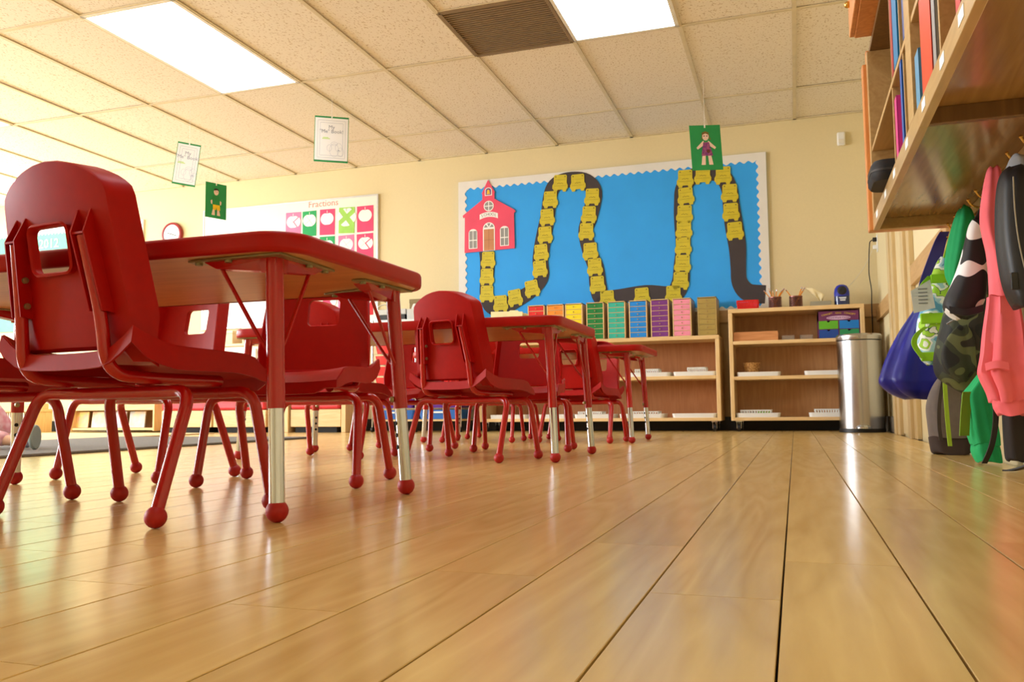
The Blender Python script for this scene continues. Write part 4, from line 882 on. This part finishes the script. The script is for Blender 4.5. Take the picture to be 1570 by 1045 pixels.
o = MB().box((-.06, -.08, 0), (.06, .08, .09)).loft([[(.055*math.cos(a), .06*math.sin(a), .09+.0*a) for a in [2*PI*k/16 for k in range(16)]], [(.035*math.cos(a), .05*math.sin(a), .135) for a in [2*PI*k/16 for k in range(16)]]]).build('grey_dispenser', GM, None, bevel=.004); o.location = (-2.845, 6.27, .884); tag(o, 'pale grey dispenser beside the machine on the bin rack', 'dispenser')
o = MB().box((-.085, -.05, 0), (.085, .05, .19)).box((-.087, -.052, .16), (.087, .052, .192)).build('brown_box', mat('brown_card', (140, 118, 78), .7), None, bevel=.002); o.location = (-2.88, 6.42, .884); tag(o, 'brown cardboard box at the back of the bin rack', 'box')
# small wooden bench with basket, far left
t = thing('toy_crate', 'small wooden crate bench with a white lattice front by the far wall', 'bench', (-6.90, 6.3, 0))
for s in (-1, 1): MB().box((s*.16-.015, -.12, 0), (s*.16+.015, .12, .19)).build('leg_panel', MAPLEZ, t, bevel=.003)
MB().box((-.185, -.13, .19), (.185, .13, .215)).build('top_board', MAPLE, t, bevel=.003); MB().box((-.15, .02, .215), (.15, .10, .27)).build('back_block', MAPLE, t, bevel=.004)
b = MB()
for k in range(12): b.box((-.14+.0245*k, -.1, .09), (-.128+.0245*k, -.095, .185))
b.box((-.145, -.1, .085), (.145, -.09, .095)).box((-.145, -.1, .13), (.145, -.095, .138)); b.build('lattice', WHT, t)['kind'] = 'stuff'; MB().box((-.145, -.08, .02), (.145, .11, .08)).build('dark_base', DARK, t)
# child sitting on the rug, one leg reaching into the picture
def skin(name, chain, edges, m_, parent=None, root=0, sub=2):
    me = bpy.data.meshes.new(name); me.from_pydata([c[:3] for c in chain], edges, []); me.materials.append(m_)
    o = link(name, me, parent); k = o.modifiers.new('skin', 'SKIN'); k.use_smooth_shade = True
    for i, c in enumerate(chain):
        v = me.skin_vertices[0].data[i]; v.radius = (c[3], c[4] if len(c) > 4 else c[3]); v.use_root = i == root
    s = o.modifiers.new('smooth', 'SUBSURF'); s.levels = sub; s.render_levels = sub; return o
SKN = mat('child_skin', (232, 184, 154), .5)
kid = thing('person', 'child in pink patterned leggings and a lilac sock sitting on the grey rug', 'person', (-3.86, 2.98, .012))
bd = [(0, 0, .10, .085), (0, 0, .22, .085), (-.01, 0, .32, .09), (-.01, 0, .385, .045), (0, 0, .43, .035), (.005, 0, .49, .072, .066), (.005, 0, .56, .070, .066), (0, 0, .61, .04),
      (-.005, -.10, .355, .035), (.02, -.14, .24, .028), (.10, -.16, .14, .022), (.14, -.165, .11, .018), (-.005, .10, .355, .035), (.02, .14, .24, .028), (.10, .16, .14, .022), (.14, .165, .11, .018),
      (.05, -.06, .075, .055), (.27, -.09, .065, .045), (.44, -.06, .05, .030), (.60, -.03, .035, .022), (.05, .06, .075, .055), (.22, .12, .19, .045), (.29, .14, .10, .032), (.33, .15, .03, .022)]
ed = [(0, 1), (1, 2), (2, 3), (3, 4), (4, 5), (5, 6), (6, 7), (2, 8), (8, 9), (9, 10), (10, 11), (2, 12), (12, 13), (13, 14), (14, 15), (0, 16), (16, 17), (17, 18), (18, 19), (0, 20), (20, 21), (21, 22), (22, 23)]
skin('body', bd, ed, SKN, kid)
LEG = pattern('pink_patterned_leggings', [(.0, (206, 70, 90)), (.36, (240, 200, 208)), (.66, (226, 150, 160))], 30, 'noise', .85, 1, 'LINEAR')
pe = [(-.01, 0, .09, .10), (.05, -.06, .08, .07), (.27, -.09, .072, .058), (.44, -.06, .055, .042), (.54, -.04, .045, .032), (.05, .06, .08, .07), (.22, .12, .195, .058), (.29, .14, .11, .042), (.325, .15, .05, .032), (-.01, 0, .16, .10)]
skin('leggings', pe, [(0, 1), (1, 2), (2, 3), (3, 4), (0, 5), (5, 6), (6, 7), (7, 8), (0, 9)], LEG, kid)
skin('top', [(-.005, 0, .15, .105), (-.01, 0, .25, .10), (-.012, 0, .335, .09), (-.01, 0, .385, .05), (-.005, -.10, .355, .046), (.012, -.125, .28, .04), (-.005, .10, .355, .046), (.012, .125, .28, .04)], [(0, 1), (1, 2), (2, 3), (2, 4), (4, 5), (2, 6), (6, 7)], mat('pink_cotton', (238, 150, 170), .85), kid)
skin('hair', [(-.03, 0, .50, .07), (-.02, 0, .58, .078), (.0, 0, .625, .06), (-.07, 0, .45, .04)], [(0, 1), (1, 2), (0, 3)], mat('brown_hair', (86, 56, 34), .6), kid)
b = MB()
for s in (-1, 1): b.ball((.072, s*.026, .525), .009, 8)
b.build('eyes', DARK, kid, smooth=True)
SK = mat('lilac_sock', (196, 180, 206), .85); SOLE = mat('grey_sole', (150, 164, 160), .6)
for y_, xx in ((-.03, .58), (.15, .34)):
    skin('sock', [(xx-.02, y_, .042, .030), (xx+.045, y_, .034, .032, .03), (xx+.075, y_, .06, .026, .028)], [(0, 1), (1, 2)], SK, kid)
    MB().prism([(y_+.03*math.cos(2*PI*k/18), .055+.055*math.sin(2*PI*k/18)) for k in range(18)], xx+.085, xx+.105, 'x').build('shoe_sole', SOLE, kid, bevel=.006, smooth=True)

# ------------------------------------------------------------------ wall cubbies on the right
cu = thing('wall_cubby', 'wall hung wooden cubby shelf with a shiny underside and name tags', 'shelf', (0, 0, 0)); CF, CB, Z0_, Z1_ = .29, XR-.002, .80, 1.47; Y1_, YJ, YN = 3.33, 2.12, .55
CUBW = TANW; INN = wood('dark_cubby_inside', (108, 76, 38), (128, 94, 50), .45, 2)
MB().box((CF-.014, Y1_, Z0_), (CB, Y1_+.05, Z1_-.05)).build('end_panel', ORW, cu, bevel=.004); MB().box((CF, Y1_, Z1_-.05), (CB, Y1_+.03, Z1_)).build('end_panel', ORW, cu, bevel=.002)
for y0, y1 in ((YJ, Y1_), (YN, YJ)):
    MB().box((CF+.02, y0, Z0_+.038), (CB, y1, Z0_+.0495)).build('bottom_panel', DKW, cu)
    MB().box((CF, y0, Z0_), (CF+.02, y1, Z0_+.05)).build('front_rail', CUBW, cu, bevel=.0015)
    MB().box((CF+.02, y1-.02, Z0_), (CB, y1, Z0_+.038)).build('end_apron', RAILW if y1 == Y1_ else INN, cu, bevel=.0015)
    MB().box((CF+.01, y0, Z1_-.02), (CB, y1, Z1_)).build('top_panel', INN, cu)
    MB().box((CB-.012, y0, Z0_+.044), (CB, y1, Z1_-.02)).build('back_panel', INN, cu)
for y0, y1 in ((3.285, 3.33), (2.195, 2.285), (YN, YN+.02)): MB().box((CF, y0, Z0_+.05), (CB-.012, y1, Z1_-.02)).build('upright', CUBW, cu, bevel=.0015)
for y, za, zb in ((2.63, 1.097, Z1_-.02), (2.43, 1.097, Z1_-.02), (2.64, .85, 1.08), (2.385, .85, 1.08), (1.835, .85, Z1_-.02), (1.42, .85, Z1_-.02), (1.0, .85, Z1_-.02)):
    MB().box((CF+.006, y-.006, za), (CB-.012, y+.006, zb)).build('divider', CUBW, cu, bevel=.001)
for y0, y1 in ((2.285, 3.285), (1.841, 2.195)): MB().box((CF+.004, y0, 1.08), (CB-.012, y1, 1.095)).build('inner_shelf', CUBW, cu, bevel=.001)
for y in (3.16, 2.87, 2.62, 2.33, 2.03, 1.78, 1.58, 1.3): MB().box((CF-.0015, y-.025, Z0_+.014), (CF, y+.025, Z0_+.036)).build('name_tag', PAPER, cu)
t = thing('upper_cabinet', 'orange wood cabinet standing on the wall cubbies under the ceiling', 'cabinet', (0, 0, 0))
MB().box((.245, YN, Z1_+.002), (XR-.002, 3.205, 2.1)).build('body', ORW, t, bevel=.002)
for y0, y1 in ((2.45, 3.2), (1.68, 2.44), (.9, 1.67)):
    o = MB().box((.228, y0, Z1_+.004), (.245, y1, 2.09)).build('cabinet_door', ORW, t, bevel=.003); MB().ball((.222, y1-.06, Z1_+.1), .012, 10).build('knob', BRS, o, smooth=True)
def bk(y0, y1, z, h, c, label, x0=.293, dep=.2, cat='folder', name='folder', grp='folders and binders in the wall cubbies', rx=0.):
    t = thing(name, label, cat, ((x0+x0+dep)/2, (y0+y1)/2, z), 0, grp); w = (y1-y0)/2; d = dep/2; t.rotation_euler = (rx, 0, 0); m_ = M_('cover_'+name+str(c[0])+str(c[1]), c, .35)
    MB().box((-d, -w, 0), (-d+.003, w, h)).box((-d, -w, 0), (d, -w+.003, h)).box((-d, w-.003, 0), (d, w, h)).build('cover', m_, t, bevel=.001)
    MB().box((-d+.006, -w+.004, .004), (d-.004, w-.004, h-.006)).build('paper_block', PAPER, t); return t
bk(2.555, 2.60, 1.096, .30, (176, 30, 44), 'thin dark red folder beside the blue binder in the cubby'); bk(2.45, 2.545, 1.096, .29, (14, 128, 186), 'thick blue binder standing in the upper cubby')
bk(2.53, 2.575, .851, .17, (236, 60, 150), 'bright pink folder leaning above the black pencil case'); bk(2.40, 2.435, .851, .22, (24, 96, 190), 'blue folder in the lower cubby beside the pink folder')
bk(1.915, 2.06, .851, .218, (226, 70, 36), 'wide orange red binder in the near cubby', cat='binder', name='binder'); bk(1.862, 1.9, .851, .21, (160, 158, 156), 'grey folder beside the orange red binder'); bk(2.10, 2.16, .851, .13, (96, 160, 200), 'pale blue folder low beside the orange red binder')
bk(1.60, 1.645, .851, .26, (204, 26, 30), 'red folder in the nearest cubby compartment'); bk(2.30, 2.34, 1.096, .26, (60, 90, 160), 'dark blue folder by the thick cubby upright, upper row')
t = thing('pencil_case', 'black zipped pencil case sticking out of the lower cubby', 'case', (.31, 2.87, .8505)); P = rrect(-.065, -.095, .065, .095, .04, 6)
MB().loft([[(x*.9, y*.9, 0) for x, y in P], [(x, y, .012) for x, y in P], [(x, y, .05) for x, y in P], [(x*.88, y*.9, .063) for x, y in P]]).build('shell', mat('black_foam', (24, 22, 22), .7), t, smooth=True)
P2 = rrect(-.0665, -.0965, .0665, .0965, .041, 6); MB().loft([[(*p, .028) for p in P2], [(*p, .034) for p in P2]]).build('zip', mat('dark_zip', (54, 50, 48), .6), t, smooth=True)
# hook rail
t = thing('hook_rail', 'beige board with brass coat hooks under the wall cubbies', 'coat rack', (0, 0, 0)); MB().box((XR-.016, 1.2, .72), (XR-.001, 3.58, .79)).build('board', TRM, t, bevel=.002)
for y in (3.45, 3.31, 3.18, 3.05, 2.94, 2.82, 2.68, 2.55, 2.42, 2.28, 2.1, 1.9):
    MB().tube([(XR-.016, y, .775), (XR-.034, y, .775), (XR-.052, y, .784), (XR-.06, y, .80)], .0032, 8, fil=.012).tube([(XR-.016, y, .745), (XR-.03, y, .738), (XR-.034, y, .748)], .0028, 8, fil=.008).ball((XR-.06, y, .801), .0048, 8).build('hook', BRS, t, smooth=True)

# ------------------------------------------------------------------ bags and coats hanging from the hooks
def hang(rings, Y, ry, folds=5, amp=.06, n=40, tilt=0., tw=1., seed=0, sq=.8):
    b = MB(); R = []; rn = random.Random(seed); ph = [rn.uniform(0, 6) for _ in range(4)]
    # smooth the rings along the height
    C = catmull([(x, z, r) for x, z, r in rings], 5); m_ = len(C)
    for i, (x, z, r) in enumerate(C):
        u = i/(m_-1); yy = ry[0]+(ry[1]-ry[0])*min(1, u*1.6); rg = []
        k_ = min(1, r/max(q[2] for q in rings)*1.2); hy = yy*(.35+.65*k_)
        for k in range(n):
            a = 2*PI*k/n; ca, sa = math.cos(a), math.sin(a); q = 1+amp*math.sin(folds*a+ph[0]+u*tw)+amp*.5*math.sin((folds*2+1)*a+ph[1]-u*2)
            rg.append((x+r*math.copysign(abs(ca)**sq, ca)*q, Y+hy*math.copysign(abs(sa)**sq, sa)*q+tilt*u, z+.004*math.sin(3*a+ph[2])))
        R.append(rg)
    return b.loft(R)
def strap(pts, w, th, name, m_, parent, sd=(1, .25, 0)):
    """flat ribbon, its width along sd"""
    P = catmull(pts, 5); L_ = []; sd = Vector(sd).normalized()
    for i, p in enumerate(P):
        tn = (P[min(i+1, len(P)-1)]-P[max(i-1, 0)]).normalized(); nn = tn.cross(sd).normalized()
        L_.append([p+sd*w/2+nn*th/2, p+sd*w/2-nn*th/2, p-sd*w/2-nn*th/2, p-sd*w/2+nn*th/2])
    return MB().loft(L_).build(name, m_, parent, smooth=True, ang=50)
# blue tote
NAVY = mat('navy_nylon', (22, 26, 146), .32, var=.12, scale=5, bump=.15)
t = thing('tote_bag', 'shiny navy blue tote bag hanging by its strap beyond the cubbies', 'bag')
hang([(.466, .53, .03), (.457, .471, .062), (.443, .412, .083), (.428, .352, .097), (.415, .293, .107), (.41, .257, .111), (.416, .225, .093), (.422, .205, .069), (.428, .193, .045)], 3.47, (.03, .075), 7, .085, seed=3).build('bag_body', NAVY, t, smooth=True, ang=80)
strap([(.445, 3.44, .52), (.462, 3.44, .61), (.49, 3.44, .69), (.52, 3.44, .765), (.54, 3.45, .80)], .034, .004, 'strap', NAVY, t); strap([(.475, 3.47, .52), (.49, 3.47, .61), (.512, 3.46, .69), (.532, 3.46, .765), (.542, 3.45, .80)], .028, .004, 'strap', NAVY, t)
# floral lime backpack
FLOR = pattern('lime_blue_floral', [(.0, (96, 160, 196)), (.40, (170, 210, 226)), (.46, (244, 246, 238)), (.52, (60, 92, 70)), (.535, (170, 216, 60)), (.62, (240, 244, 234))], 17, 'noise', .7, 2)
LIME = mat('lime_webbing', (150, 216, 30), .6)
t = thing('floral_backpack', 'lime and blue flower print child backpack next to the navy tote', 'bag')
hang([(.503, .67, .014), (.499, .645, .026), (.491, .59, .04), (.478, .502, .055), (.463, .436, .059), (.455, .369, .054), (.449, .329, .04), (.448, .307, .02)], 3.22, (.03, .055), 3, .03, seed=5, sq=.7).build('bag_body', FLOR, t, smooth=True, ang=80)
for z0, z1, x0, x1 in ((.575, .605, .445, .53), (.44, .475, .408, .522), (.315, .345, .405, .49)): MB().box((x0, 3.152, z0), (x1, 3.166, z1)).build('webbing_band', LIME, t, bevel=.003)
strap([(.502, 3.2, .665), (.52, 3.19, .73), (.54, 3.18, .785), (.55, 3.18, .79)], .02, .003, 'hanging_loop', LIME, t); strap([(.425, 3.16, .43), (.395, 3.15, .405), (.385, 3.15, .37), (.41, 3.15, .325)], .018, .003, 'loose_strap', LIME, t)
strap([(.47, 3.14, .33), (.468, 3.13, .23), (.47, 3.13, .13), (.474, 3.13, .035)], .013, .003, 'hanging_strap', mat('lime_yellow_webbing', (172, 214, 60), .6), t); strap([(.45, 3.16, .60), (.425, 3.15, .57), (.405, 3.15, .53)], .03, .004, 'side_tab', LIME, t)
MB().prism([(.38, .55), (.44, .585), (.452, .49), (.386, .475)], 3.135, 3.137).build('paper_tag', mat('grey_white_tag', (206, 212, 206), .7), t)
b = MB()
for k in range(5): b.box((.402, 3.1338, .505+.012*k), (.43, 3.1348, .509+.012*k))
b.build('tag_lines', mat('tag_print', (130, 136, 134), .8), t)
# green hooded jacket
GRJ = mat('green_fleece', (22, 158, 92), .85, var=.1, scale=12, bump=.2)
t = thing('green_jacket', 'bright green jacket hood hanging between the backpack and cow print bag', 'jacket')
hang([(.539, .806, .009), (.54, .794, .019), (.536, .757, .029), (.525, .694, .035), (.511, .631, .033), (.5, .589, .024), (.496, .555, .011)], 3.06, (.03, .055), 4, .08, seed=8).build('hood', GRJ, t, smooth=True, ang=80)
# cow print bag
COW = pattern('cow_print', [(.0, (238, 238, 236)), (.46, (22, 20, 22))], 13, 'noise', .6, 0, off=(.03, 0, .12))
t = thing('cow_print_bag', 'black and white cow print bag hanging beside the green jacket', 'bag')
hang([(.496, .674, .014), (.492, .653, .021), (.486, .599, .029), (.477, .554, .033), (.465, .501, .041), (.452, .46, .047), (.444, .435, .044), (.445, .416, .033), (.444, .405, .013)], 2.625, (.035, .052), 2, .03, seed=1, sq=.6).build('bag_body', COW, t, smooth=True, ang=80)
strap([(.493, 2.62, .665), (.52, 2.61, .72), (.548, 2.59, .785), (.552, 2.588, .79)], .03, .004, 'hanging_loop', BLK, t); strap([(.405, 2.572, .425), (.445, 2.562, .415), (.485, 2.568, .425)], .02, .005, 'bottom_binding', BLK, t, (0, .3, 1))
# camouflage backpack
CAMO = pattern('camouflage', [(.0, (34, 36, 32)), (.43, (58, 64, 44)), (.50, (104, 110, 70)), (.57, (50, 46, 38)), (.64, (30, 34, 32))], 9, 'noise', .75, 1)
t = thing('camouflage_backpack', 'green and brown camouflage backpack hanging below the cow print bag', 'bag')
hang([(.549, .62, .014), (.526, .558, .037), (.508, .483, .056), (.496, .405, .067), (.485, .337, .074), (.481, .288, .077), (.484, .252, .072), (.498, .224, .054), (.511, .202, .033)], 2.88, (.04, .062), 3, .05, seed=2, sq=.7).build('bag_body', CAMO, t, smooth=True, ang=80)
strap([(.548, 2.88, .61), (.556, 2.86, .70), (.553, 2.825, .785)], .022, .004, 'hanging_loop', mat('olive_webbing', (60, 62, 44), .7), t)
hang([(.475, .40, .012), (.464, .36, .038), (.458, .31, .046), (.463, .27, .040), (.47, .238, .012)], 2.815, (.014, .026), 3, .08, seed=4).build('front_pocket', CAMO, t, smooth=True, ang=80)
b = MB().tube([(.43, 2.79, .405), (.48, 2.785, .435), (.52, 2.79, .46)], .003, 6); b.build('zip', mat('zip_grey', (150, 150, 146), .4, .6), t, smooth=True)
# grey bag on the floor under the backpacks
GRY = mat('grey_canvas', (118, 108, 104), .8, var=.06, bump=.15, scale=60)
t = thing('grey_bag', 'tall grey cloth bag standing on the floor under the hanging backpacks', 'bag')
hang([(.511, .285, .02), (.51, .235, .054), (.501, .171, .067), (.503, .104, .068), (.505, .06, .067)], 3.30, (.04, .06), 3, .03, seed=6, sq=.6).build('bag_body', GRY, t, smooth=True, ang=80)
hang([(.505, .06, .068), (.506, .03, .066), (.506, .008, .062), (.507, .002, .05)], 3.30, (.056, .062), 3, .03, seed=6, sq=.6).build('bag_bottom', mat('dark_brown_canvas', (66, 52, 48), .8), t, smooth=True, ang=80)
strap([(.478, 3.236, .25), (.462, 3.225, .17), (.458, 3.222, .10), (.462, 3.224, .05)], .012, .003, 'seam_piping', mat('dark_piping', (70, 62, 62), .7), t)
# green sweatshirt low
t = thing('green_sweatshirt', 'green sweatshirt hanging almost to the floor under the camouflage backpack', 'jacket')
G2 = mat('emerald_fleece', (34, 176, 104), .85, var=.08, scale=14, bump=.2)
hang([(.53, .29, .008), (.522, .26, .022), (.505, .225, .030), (.49, .195, .035), (.493, .145, .036), (.498, .092, .038), (.502, .058, .035)], 2.73, (.02, .035), 4, .09, seed=9).build('sleeve', G2, t, smooth=True, ang=80)
hang([(.502, .060, .032), (.504, .035, .036), (.509, .010, .032)], 2.73, (.034, .034), 4, .05, seed=9).build('cuff', G2, t, smooth=True, ang=80)
strap([(.529, 2.725, .28), (.545, 2.72, .45), (.556, 2.71, .62), (.553, 2.69, .785)], .012, .003, 'hanging_strap', BLK, t)
strap([(.460, 2.70, .205), (.452, 2.70, .145), (.446, 2.70, .082)], .026, .004, 'lime_flap', mat('olive_lime_cloth', (120, 160, 40), .8), t)
# pink hoodie
PNK = mat('coral_pink_fleece', (244, 110, 120), .85, var=.08, scale=10, bump=.2)
t = thing('pink_hoodie', 'coral pink hooded sweatshirt with a gathered waist hanging by the camouflage backpack', 'jacket')
hang([(.514, .786, .009), (.513, .773, .016), (.509, .732, .022), (.502, .663, .026), (.5, .619, .021), (.508, .567, .021), (.514, .507, .024), (.518, .447, .029)], 2.5, (.03, .05), 3, .06, seed=12).build('hood', PNK, t, smooth=True, ang=80)
hang([(.518, .447, .031), (.518, .421, .034), (.515, .354, .042), (.512, .295, .047), (.508, .253, .052), (.51, .236, .05), (.516, .202, .042), (.518, .176, .038)], 2.5, (.045, .055), 7, .13, seed=13).build('skirt', PNK, t, smooth=True, ang=80)
hang([(.519, .178, .036), (.521, .16, .036), (.523, .142, .030)], 2.5, (.045, .045), 5, .03, seed=13).build('cuff', PNK, t, smooth=True, ang=80)
strap([(.462, 2.45, .262), (.485, 2.438, .268), (.51, 2.44, .262)], .02, .008, 'pocket_welt', PNK, t, (0, .3, 1))
# black jacket with grey collar
BJ = mat('black_nylon', (26, 26, 28), .5, var=.1, bump=.1)
t = thing('black_jacket', 'black jacket with a grey collar and thin piping at the photo edge', 'jacket')
hang([(.521, .735, .014), (.521, .722, .028), (.521, .69, .038), (.519, .627, .043), (.518, .546, .044), (.522, .466, .042), (.527, .426, .037), (.528, .399, .026)], 2.31, (.035, .055), 3, .05, seed=15).build('jacket_body', BJ, t, smooth=True, ang=80)
hang([(.54, .768, .02), (.545, .75, .034), (.548, .715, .030)], 2.35, (.05, .05), 3, .04, seed=16).build('collar', mat('grey_fleece_collar', (150, 150, 152), .9, bump=.2), t, smooth=True, ang=80)
b = MB().tube(catmull([(.503, 2.252, .70), (.502, 2.25, .62), (.507, 2.25, .54), (.52, 2.25, .46), (.535, 2.25, .43)], 5), .0016, 6); b.build('piping', mat('tan_piping', (150, 140, 120), .6), t, smooth=True)
MB().box((.488, 2.256, .435), (.502, 2.268, .475)).build('toggle', BLK, t, bevel=.002)
t = thing('dark_trousers', 'dark cloth hanging low behind the pink hoodie with a black strap', 'trousers'); DJ = mat('dark_cloth', (44, 38, 36), .8)
hang([(.562, .70, .008), (.562, .50, .010), (.56, .30, .016), (.552, .24, .026), (.552, .135, .030), (.552, .07, .030), (.552, .028, .028), (.552, .02, .02)], 2.60, (.02, .03), 3, .06, seed=18).build('cloth', DJ, t, smooth=True, ang=80)
strap([(.512, 2.60, .27), (.507, 2.59, .18), (.503, 2.585, .12), (.492, 2.59, .06), (.474, 2.6, .012)], .014, .004, 'hanging_strap', BLK, t); strap([(.565, 2.40, .05), (.54, 2.42, .02), (.51, 2.44, .006), (.495, 2.45, .004)], .02, .004, 'floor_strap', BLK, t)
